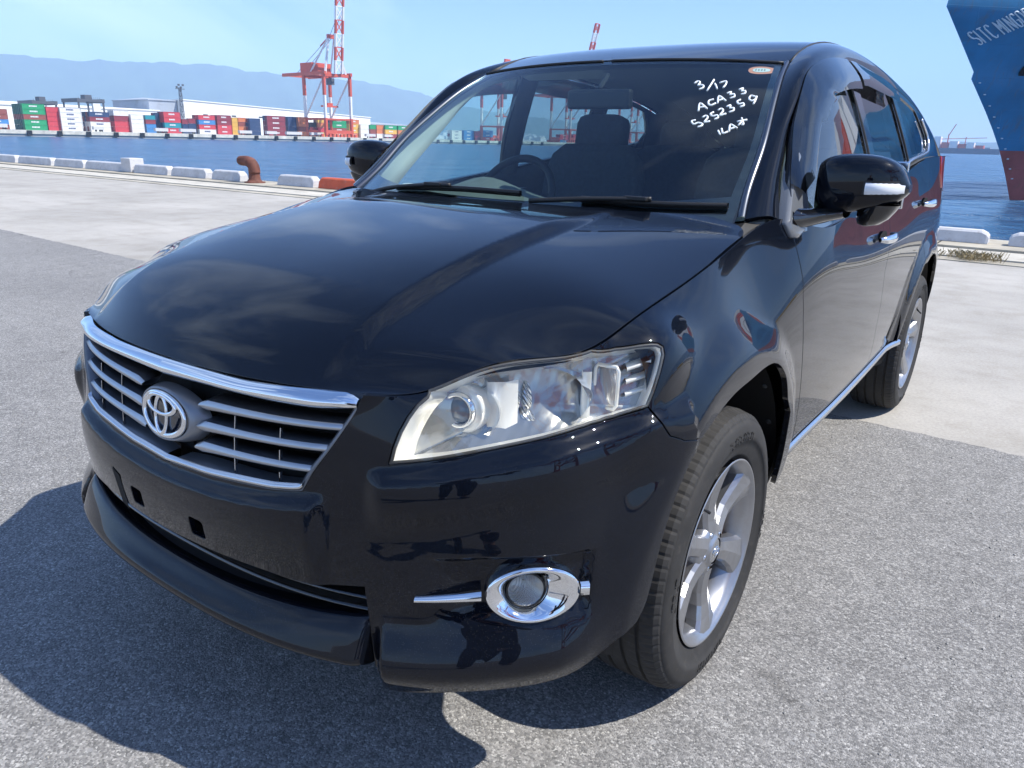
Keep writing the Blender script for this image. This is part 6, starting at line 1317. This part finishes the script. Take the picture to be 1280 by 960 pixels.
# quay cranes
M['crane_red'] = weathered('crane_red_paint', (.62, .10, .055), .15, .4, .55, (.3, .08, .05), .3); M['crane_white'] = weathered('crane_white_paint', (.78, .77, .75), .08, .4, .55)
def quay_crane(Rm, span, H, up, lab, boom=52, land=22, legw=1.7):
    """local x along the quay, y inland; waterside legs at y = 3"""
    o = empty('quay_crane', tuple(Rm @ Vector((0, 0, 0))), label=lab, category='quay crane', group='red and white quay cranes'); o.rotation_euler = Rm.to_euler(); inv = Rm.inverted(); w_ = span/2
    def pt(mb, n, m, par=None): x = mb.build(n, m, par or o); x.matrix_parent_inverse = inv if par is None else Matrix.Identity(4); return x
    V = lambda *a: Rm @ Vector(a)
    for x in (-w_, w_):
        for y in (0, land):
            mb = MB(); mb.bar(V(x, y, 11), V(x, y, H*.66), legw, legw*.8); l = pt(mb, 'leg', M['crane_white'])
            mb = MB(); mb.bar(V(x, y, H*.66), V(x, y, H), legw*1.1, legw*.9); mb.bar(V(x, y, 1.2), V(x, y, 11), legw*1.15, legw*.95); pt(mb, 'leg_section', M['crane_red'])
        mb = MB(); mb.bar(V(x, -1, 11), V(x, land+1, 11), 1.6, 1.2); pt(mb, 'side_beam', M['crane_red'])
        mb = MB(); mb.bar(V(x, land, 12), V(x, 1, H-3), .8); pt(mb, 'diagonal_brace', M['crane_white'])
        mb = MB(); mb.bar(V(x, -2, H), V(x, land+24, H), 1.4, 2.0); pt(mb, 'girder', M['crane_red'])
    for y in (0, land):
        mb = MB(); mb.bar(V(-w_-1, y, 3.2), V(w_+1, y, 3.2), 1.8, 2.2); mb.bar(V(-w_, y, 11), V(w_, y, 11), 1.0, .9); mb.bar(V(-w_, y, H-1), V(w_, y, H-1), 1.4, 1.8); pt(mb, 'cross_beam', M['crane_red']).__setitem__('kind', 'stuff')
        mb = MB()
        for k in range(10): x = -w_-3+k*(span+6)/9; mb.box((x-.7, y-.7, 0), (x+.7, y+.7, 1.9), Rm)
        pt(mb, 'bogies', M['crane_red']).__setitem__('kind', 'stuff')
    mb = MB(); mb.bar(V(-w_, land+23.5, H), V(w_, land+23.5, H), 1.2); 
    for k in range(9): mb.bar(V(-w_, -1+k*(land+24)/9, H-.4), V(w_, -1+(k+1)*(land+24)/9, H-.4), .4)
    pt(mb, 'walkway', M['crane_red'])
    mb = MB(); mb.box((-w_*.75, land-6, H+1), (w_*.75, land+7, H+7), Rm); pt(mb, 'machinery_house', M['crane_red'])
    mb = MB(); mb.box((-1.6, 5, H-6.4), (1.6, 9.5, H-2.4), Rm); pt(mb, 'driver_cabin', M['steel'])
    mb = MB()
    for x in (-w_*.8, w_*.8): mb.bar(V(x, 1, H), V(x*.25, 4, H+22), 1.1); mb.bar(V(x, land-4, H), V(x*.25, 4, H+22), .8)
    pt(mb, 'a_frame', M['crane_white'])
    mb = MB(); mb.bar(V(-3, 4, H+22), V(3, 4, H+22), 1.6, 2.4); mb.bar(V(-1.5, 4, H+22), V(-1.5, 14, H+17), .6); pt(mb, 'apex_head', M['crane_red'])
    th = math.radians(up); d = Vector((0, -math.cos(th), math.sin(th))); u2 = Vector((0, math.sin(th), math.cos(th))); b0 = Vector((0, -2, H)); nb_ = 8
    for k in range(nb_):
        a = b0+d*(boom*k/nb_); b = b0+d*(boom*(k+1)/nb_); mb = MB()
        for x in (-2.6, 2.6): mb.bar(Rm @ (a+Vector((x, 0, 0))), Rm @ (b+Vector((x, 0, 0))), 1.0, 1.7)
        mb.bar(Rm @ (a+Vector((-2.6, 0, 0))), Rm @ (b+Vector((2.6, 0, 0))), .45); mb.bar(Rm @ (a+Vector((2.6, 0, 0))), Rm @ (b+Vector((-2.6, 0, 0))), .45); mb.bar(Rm @ (b+Vector((-2.6, 0, 0))), Rm @ (b+Vector((2.6, 0, 0))), .6)
        pt(mb, 'boom_section', M['crane_red'] if k % 2 else M['crane_white'])
    mb = MB()
    for x in (-1.2, 1.2):
        mb.bar(V(x, 4, H+22), Rm @ (b0+d*boom*.55+Vector((x, 0, 0))), .22); mb.bar(V(x, 4, H+22), V(x*2, land+20, H+1), .22)
    pt(mb, 'stay_cables', M['steel'])
    mb = MB(); mb.box((-6, 8, H-20), (6, 10.4, H-19), Rm); mb.box((-2, 8.4, H-19), (2, 10, H-17.4), Rm); pt(mb, 'spreader', M['crane_red'])
    mb = MB()
    for x in (-1.8, 1.8):
        for y in (8.6, 9.8): mb.bar(V(x, y, H-17.4), V(x, y, H), .12)
    pt(mb, 'hoist_ropes', M['steel'])
    return o
quay_crane(QM(194.5, 3), 20, 38.5, 84, 'red and white quay crane with its boom raised, left of the car', 62)
quay_crane(QM(361, 3), 20, 38.5, 2, 'quay crane seen through the left side of the windscreen', 46)
quay_crane(QM(452, 3), 22, 40, 76, 'quay crane whose raised boom tip shows above the car roof', 58)
quay_crane(QM(560, 3), 22, 40, 4, 'quay crane seen through the rear side window of the car', 50)
quay_crane(QM(700, 3), 22, 40, 12, 'quay crane with lowered boom seen past the headrest', 50)
# crane on our own quay, out of view to the right: it shows in the paintwork
quay_crane(Matrix.Translation((62, 2, 0)) @ Matrix.Rotation(math.pi, 4, 'Z'), 18, 34, 10, 'red and white crane on the near quay, seen only as reflections in the car paint', 40)
# pale buildings at the foot of the hills
M['town'] = weathered('town_white', (.66, .66, .66), .1, .02, .8)
mb = MB()
for k in range(420):
    az = random.uniform(-66, -30); dist = random.uniform(2400, 4800); a = math.radians(az); x, y = dist*math.sin(a), dist*math.cos(a); h = random.uniform(4, 16)*(2.6 if random.random() < .06 else 1); w_ = random.uniform(10, 28); z = -2+max(0, (dist-3000))*.022*random.random()
    mb.box((x-w_/2, y-w_/2, z-4), (x+w_/2, y+w_/2, z+h))
mb.build('far_town', M['town'], None, kind='stuff')
mb = MB(); mb.add([(1200*0+2300*math.sin(math.radians(a)), 2300*math.cos(math.radians(a)), -2.4) for a in np.linspace(-85, -12, 60)]+[(5300*math.sin(math.radians(a)), 5300*math.cos(math.radians(a)), 14) for a in np.linspace(-12, -85, 60)], [tuple(range(120))]); mb.build('far_shore', M['concrete'], None, kind='structure')
# ------------------------------------------------------------ distant ship on the right
o = empty('distant_ship', (-160, 1500, -2.6), label='distant container ship with deck cranes on the horizon right of the car', category='ship')
def dpt(mb, n, m): mb.build(n, m, o)
mb = MB(); rows = []
for x, hw in ((-218, .5), (-208, 8), (-190, 11), (-120, 11), (-108, 9), (-104, 2)): rows.append([(x, 1500-hw, -3), (x-2 if x < -200 else x, 1500-hw*1.15, 6), (x, 1500+hw*1.15, 6), (x, 1500+hw, -3)])
mb.grid(rows, sm=False, close=True); dpt(mb, 'hull', mat('far_hull', (.10, .12, .18), .6))
for a, b, h, m in ((-206, -196, 24, 'shed_white'), (-194, -184, 15, 'crane_red'), (-182, -170, 17, 'shed_white'), (-169, -158, 13, 'crane_red'), (-157, -146, 15, 'shed_white'), (-144, -132, 11, 'crane_red'), (-130, -122, 8, 'shed_grey')):
    mb = MB(); mb.box((a, 1491, 6), (b, 1509, h), None); dpt(mb, 'deck_cargo', M[m])
mb = MB(); mb.bar((-186, 1498, 6), (-186, 1498, 28), 1.6); mb.bar((-186, 1498, 26), (-178, 1498, 44), 1.2); mb.bar((-200, 1498, 20), (-130, 1498, 23), .9); mb.bar((-160, 1498, 6), (-160, 1498, 24), 1.2); dpt(mb, 'deck_crane', M['crane_red'])
# ------------------------------------------------------------ big blue ship, bow towards us
sa = Vector((.42, .907, 0)).normalized(); sn = Vector((sa.y, -sa.x, 0)); SO = Vector((STEM0[0], STEM0[1], 0))
M['hull_blue'] = weathered('hull_blue', (.022, .175, .345), .25, .35, .5, (.06, .13, .20), .5, coat=.1); M['hull_red'] = weathered('hull_red', (.34, .085, .075), .3, .6, .7, (.16, .08, .07), .6)
for m_ in (M['hull_blue'], M['hull_red']):
    g_ = N(m_, 'ShaderNodeNewGeometry').outputs['Position']; mp_ = N(m_, 'ShaderNodeMapping'); mp_.inputs['Scale'].default_value = (1.6, 1.6, .12); LK(m_, g_, mp_.inputs[0])
    st_ = ramp(m_, noise(m_, 1.0, 5, .7, mp_.outputs[0]), [(.56, (0, 0, 0)), (.68, (.55, .55, .55))]); old = P(m_).inputs['Base Color'].links[0].from_socket
    x_ = N(m_, 'ShaderNodeMixRGB'); x_.inputs[2].default_value = (.10, .12, .14, 1) if m_ is M['hull_blue'] else (.20, .09, .05, 1); LK(m_, st_, x_.inputs[0]); LK(m_, old, x_.inputs[1]); LK(m_, x_.outputs[0], P(m_).inputs['Base Color'])
    br_ = N(m_, 'ShaderNodeTexBrick'); br_.inputs['Scale'].default_value = .11; br_.inputs['Mortar Size'].default_value = .004; cb_ = N(m_, 'ShaderNodeCombineXYZ'); sp_ = N(m_, 'ShaderNodeSeparateXYZ'); LK(m_, g_, sp_.inputs[0]); LK(m_, sp_.outputs[0], cb_.inputs[0]); LK(m_, sp_.outputs[2], cb_.inputs[1]); LK(m_, cb_.outputs[0], br_.inputs['Vector']); LK(m_, bump(m_, br_.outputs['Fac'], .5, .06), P(m_).inputs['Normal'])
ship = empty('container_ship', tuple(SO), label='big blue and red cargo ship, its bow rising at the right edge of the photo', category='ship')
ss_ = [q[0] for q in STEM][::-1]; 
stem_z = sorted([(z, s) for s, z in STEM]); 
def stem_at(z): return float(np.interp(z, [q[0] for q in stem_z], [q[1] for q in stem_z]))
def hull_pt(k, z):
    """k metres aft of the stem at height z; half breadth grows faster higher up (bow flare)"""
    f = min(1, max(0, (z+2.6)/16)); full = 13.; L0 = 85-15*f; hb = full*(1-math.exp(-(k/L0)*2.4-(k/L0)**2*.8)); hb *= 1 if k > 0 else 0
    base = SO+sa*(stem_at(z)+k)+sn*hb; return Vector((base.x, base.y, z))
ks = [0, .3, .8, 1.6, 3, 5, 8, 12, 17, 24, 34, 50, 70, 92]
def hullgrid(zs): 
    r1 = [[tuple(hull_pt(k, z)) for z in zs] for k in ks]
    r2 = [[tuple(hull_pt(k, z)-sn*2*(hull_pt(k, z)-(SO+sa*(stem_at(z)+k))).dot(sn)) for z in zs] for k in ks]; return r1, r2
def tz(p): return (p[0], p[1], p[2])
for nm, zs, m in (('lower_hull', [-4, -2.6, -1.6, -.6, .4, 1.45], 'hull_red'), ('upper_hull', [1.45, 2.2, 3, 4.35, 5.5, 6.63, 7.15, 8.2, 9.27, 10.3, 11.26, 12.2, 14, 16], 'hull_blue')):
    a, b = hullgrid(zs); mb = MB(); mb.grid([[tz(q) for q in r] for r in a]); mb.grid([[tz(q) for q in r] for r in b], flip=True)
    mb.add([a[-1][0], a[-1][-1], b[-1][-1], b[-1][0]], [(0, 1, 2, 3)]); mb.build(nm, M[m], ship)
mb = MB(); a, b = hullgrid([16.0]); pts = [r[0] for r in a]+[r[0] for r in b][::-1]; mb.add(pts, [tuple(range(len(pts)))]); mb.build('deck', M['hull_red'], ship)
for k0, k1, h in ((20, 31, 23), (33, 44, 26), (46, 57, 26), (59, 70, 24)):
    mb = MB(); p = [SO+sa*(k0)+sn*11, SO+sa*k1+sn*11, SO+sa*k1-sn*11, SO+sa*k0-sn*11]; v = [(q.x, q.y, 16) for q in p]+[(q.x, q.y, h) for q in p]; mb.add(v, [(0, 1, 2, 3), (4, 5, 6, 7), (0, 1, 5, 4), (1, 2, 6, 5), (2, 3, 7, 6), (3, 0, 4, 7)]); mb.build('cargo_block', M[random.choice(['crane_red', 'hull_blue', 'shed_white'])], ship)
mb = MB(); p = [SO+sa*73+sn*11, SO+sa*88+sn*11, SO+sa*88-sn*11, SO+sa*73-sn*11]; v = [(q.x, q.y, 16) for q in p]+[(q.x, q.y, 34) for q in p]; mb.add(v, [(0, 1, 2, 3), (4, 5, 6, 7), (0, 1, 5, 4), (1, 2, 6, 5), (2, 3, 7, 6), (3, 0, 4, 7)]); mb.build('bridge', M['shed_white'], ship)
# painted name on the flare, block capitals built as strokes
FONT = dict(S=[[(1, .9), (.7, 1), (.3, 1), (0, .85), (0, .65), (.25, .52), (.75, .48), (1, .35), (1, .15), (.7, 0), (.3, 0), (0, .1)]], I=[[(.5, 0), (.5, 1)]], T=[[(0, 1), (1, 1)], [(.5, 1), (.5, 0)]], C=[[(1, .85), (.7, 1), (.3, 1), (0, .8), (0, .2), (.3, 0), (.7, 0), (1, .15)]],
 M=[[(0, 0), (0, 1), (.5, .4), (1, 1), (1, 0)]], N=[[(0, 0), (0, 1), (1, 0), (1, 1)]], G=[[(1, .85), (.7, 1), (.3, 1), (0, .8), (0, .2), (.3, 0), (.7, 0), (1, .2), (1, .5), (.6, .5)]], D=[[(0, 0), (0, 1), (.6, 1), (1, .75), (1, .25), (.6, 0), (0, 0)]], E=[[(1, 1), (0, 1), (0, 0), (1, 0)], [(0, .5), (.8, .5)]])
M['ship_letters'] = mat('ship_white_letters', (.62, .68, .72), .6)
def ship_text(txt, k0, z0, h, w_, gap_, th, sl):
    k = k0
    for ch in txt:
        if ch == ' ': k += w_*.8; continue
        mb = MB()
        for st in FONT[ch]:
            P_ = []
            for (x, y) in [tuple(q) for q in dens(np.array(st, float), .2, False)]:
                ww = w_*(.3 if ch == 'I' else 1); kk = k+x*ww*(1 if ch != 'I' else 0)-.65*y; zz = z0+y*h+sl*(kk-k0); a = hull_pt(max(kk, .02), zz); b = hull_pt(max(kk, .02)+.1, zz); c = hull_pt(max(kk, .02), zz+.2); n = (b-a).cross(c-a).normalized(); n = n if n.y < 0 else -n; P_.append(a+n*.03)
            mb.tube(P_, th, 4, sm=False)
        mb.build('name_letter', M['ship_letters'], ship); k += w_*(.3 if ch == 'I' else 1)+gap_
for z_ in np.arange(-.8, 6.5, .8):
    a_ = hull_pt(.45, z_); n_ = (hull_pt(.6, z_)-a_).cross(hull_pt(.45, z_+.3)-a_).normalized(); n_ = n_ if n_.y < 0 else -n_; mb = MB(); mb.tube([a_+n_*.03, hull_pt(.62, z_)+n_*.03], .045, 4, sm=False); mb.build('draught_mark', M['ship_letters'], ship)
a_ = hull_pt(4.7, 7.3); n_ = (hull_pt(5.1, 7.3)-a_).cross(hull_pt(4.7, 7.8)-a_).normalized(); n_ = n_ if n_.y < 0 else -n_; tq = (hull_pt(5.3, 7.3)-a_).normalized(); uq = n_.cross(tq)
mb = MB(); mb.add([a_+n_*.06+tq*1.1*math.cos(k)+uq*.9*math.sin(k) for k in np.arange(16)*2*math.pi/16], [tuple(range(16))]); mb.build('anchor_pocket_shade', M['dark'], ship)  # flat dark disc on the plating: shade of a pocket put into colour
ship_text('SITC MINGDE', 1.30, 8.95, .92, .37, .19, .055, .34)

# ------------------------------------------------------------ haze over the bay
mb = MB(); mb.box((-9500, -6500, -7.5), (9500, 9500, 640)); hm = bpy.data.materials.new('sea_haze'); hm.use_nodes = True; hn = hm.node_tree; hn.nodes.clear()
pv = hn.nodes.new('ShaderNodeVolumePrincipled'); pv.inputs['Color'].default_value = (.54, .75, 1, 1); pv.inputs['Density'].default_value = .00018; pv.inputs['Anisotropy'].default_value = .0; ho = hn.nodes.new('ShaderNodeOutputMaterial'); hn.links.new(pv.outputs[0], ho.inputs['Volume'])
mb.build('haze', hm, None, kind='stuff')

# ============================================================ THE PHOTOGRAPHER (shows as a dark figure in the bumper)
def skin_obj(name, chains, m, parent, sub=2):
    """chains: list of [(x, y, z, r), ...]; equal points are shared, so limbs grow out of one surface"""
    V = []; R = []; E_ = []; key = {}
    def vid(p):
        k = tuple(round(c, 4) for c in p[:3])
        if k not in key: key[k] = len(V); V.append(k); R.append(p[3])
        return key[k]
    for ch in chains:
        ids = [vid(p) for p in ch]; E_ += [(a, b) for a, b in zip(ids, ids[1:])]
    me = bpy.data.meshes.new(name); me.from_pydata(V, E_, []); o = link(name, me, m, None); o.parent = parent
    sk = o.modifiers.new('skin', 'SKIN'); sk.use_smooth_shade = True
    L_ = me.skin_vertices[0].data
    for i, r in enumerate(R): L_[i].radius = (r, r) if not isinstance(r, tuple) else r; L_[i].use_root = (i == 0)
    s = o.modifiers.new('sub', 'SUBSURF'); s.levels = s.render_levels = sub
    return o
hd = math.atan2(f_.x, f_.y)                                  # facing the same way as the camera
base = Vector((CAM[0]-f_.x/math.hypot(f_.x, f_.y)*.40, CAM[1]-f_.y/math.hypot(f_.x, f_.y)*.40, .004))
man = empty('person', tuple(base), label='person in dark jacket and trousers taking the picture, seen reflected in the bumper', category='person'); man.rotation_euler = (0, 0, -hd)
# local frame: +y forward, +x to the person's right, z up
def arm(s): return [(0, -.01, 1.38, (.10, .085)), (s*.17, -.01, 1.40, .062), (s*.235, .0, 1.30, .050), (s*.25, .09, 1.12, .042), (s*.17, .22, 1.19, .036), (s*.095, .33, 1.27, .026), (s*.085, .355, 1.285, (.030, .018))]
def leg(s): return [(0, 0, .95, (.115, .085)), (s*.095, .0, .88, .088), (s*.115, .015, .50, .060), (s*.12, .02, .30, .056), (s*.125, -.005, .10, .040), (s*.13, .0, .06, .042), (s*.14, .10, .035, (.040, .028)), (s*.145, .16, .03, (.034, .02))]
torso = [(0, 0, .95, (.115, .085)), (0, .0, 1.12, (.110, .08)), (0, -.01, 1.28, (.15, .10)), (0, -.01, 1.38, (.10, .085)), (0, .0, 1.47, .055), (0, .02, 1.54, .062), (0, .03, 1.60, (.074, .088)), (0, .025, 1.67, (.066, .078))]
M['skin'] = mat('skin', (.48, .27, .19), .55); M['cloth_dark'] = weathered('dark_cloth', (.014, .015, .020), .3, 40, .9, (.03, .03, .03), .3); M['cloth_trouser'] = weathered('black_trouser_cloth', (.010, .010, .012), .3, 40, .95, (.02, .02, .02), .3)
def fingers(s):
    out_ = []; w0 = (s*.085, .355, 1.285)
    for k, ln in enumerate((.068, .076, .072, .058)):
        z = 1.315-.021*k; out_.append([(w0[0], w0[1], w0[2], (.030, .018)), (s*.078, .375, z, .0095), (s*.060, .392, z+.002, .0088), (s*.060-s*ln*.35, .396, z+.003, .0080), (s*.060-s*ln*.62, .392, z+.003, .0070)])
    out_.append([(w0[0], w0[1], w0[2], (.030, .018)), (s*.074, .350, 1.262, .011), (s*.058, .362, 1.250, .0095), (s*.040, .366, 1.252, .008)])
    return out_
body = skin_obj('body', [torso, arm(1), arm(-1), leg(1), leg(-1)]+fingers(1)+fingers(-1), M['skin'], man)
fat = lambda ch, d: [(x, y, z, (r[0]+d, r[1]+d) if isinstance(r, tuple) else r+d) for x, y, z, r in ch]
jk = skin_obj('jacket', [fat([(0, .0, .86, (.125, .10))]+torso[0:3], .042)+[(0, -.01, 1.38, (.165, .120)), (0, -.005, 1.46, .078)], [(0, -.01, 1.38, (.165, .120))]+fat(arm(1)[1:6], .020), [(0, -.01, 1.38, (.165, .120))]+fat(arm(-1)[1:6], .020)], M['cloth_dark'], man)
tr = skin_obj('trousers', [[(0, 0, .96, (.10, .09))]+fat(leg(1)[1:5], .024), [(0, 0, .96, (.10, .09))]+fat(leg(-1)[1:5], .024)], M['cloth_trouser'], man)
for s in (1, -1): skin_obj('shoe', [fat([(s*.13, -.02, .055, (.040, .038)), (s*.135, .06, .045, (.040, .034)), (s*.145, .16, .036, (.038, .024))], .008)], M['black'], man)
hair = skin_obj('hair', [[(0, -.01, 1.60, (.072, .080)), (0, .005, 1.68, (.073, .080)), (0, .04, 1.725, (.055, .055))]], mat('black_hair', (.012, .010, .009), .6), man)
mb = MB(); mb.tube([(0, .105, 1.625), (0, .128, 1.598), (0, .112, 1.588)], [.008, .013, .008], 8); nz = mb.build('nose', M['skin'], None); nz.parent = man
for s in (-1, 1):
    mb = MB(); mb.grid([[(s*.031+.012*math.cos(a)*math.cos(b), .098+.010*math.sin(b), 1.628+.012*math.sin(a)*math.cos(b)) for a in np.arange(10)*2*math.pi/10] for b in (0, .6, 1.2)], close=True); e_ = mb.build('eye', M['kerb'], None); e_.parent = man
    mb = MB(); mb.tube([(s*.076, .02, 1.645), (s*.086, .012, 1.625), (s*.078, .022, 1.590)], [.010, .014, .008], 8); e_ = mb.build('ear', M['skin'], None); e_.parent = man
mb = MB(); mb.tube([(-.024, .108, 1.562), (0, .115, 1.560), (.024, .108, 1.562)], [.004, .006, .004], 8); e_ = mb.build('mouth', mat('lips', (.40, .14, .12), .5), None); e_.parent = man
# the phone in the hands: a thing of its own, just behind the lens
ph_ = empty('phone', (CAM[0]-f_.x*.02, CAM[1]-f_.y*.02, CAM[2]-f_.z*.02), label='black phone held up in both hands by the person behind the camera', category='phone'); ph_.matrix_world = Matrix(((r_.x, -f_.x, u_.x, CAM[0]-f_.x*.02), (r_.y, -f_.y, u_.y, CAM[1]-f_.y*.02), (r_.z, -f_.z, u_.z, CAM[2]-f_.z*.02), (0, 0, 0, 1)))
mb = MB(); mb.box((-.075, .001, -.037), (.075, .010, .037)); o = mb.build('phone_case', M['gloss_black'], None, bevel=.003); o.parent = ph_
mb = MB(); mb.box((-.070, .0101, -.033), (.070, .0108, .033)); o = mb.build('phone_screen', M['gloss_black'], None); o.parent = ph_
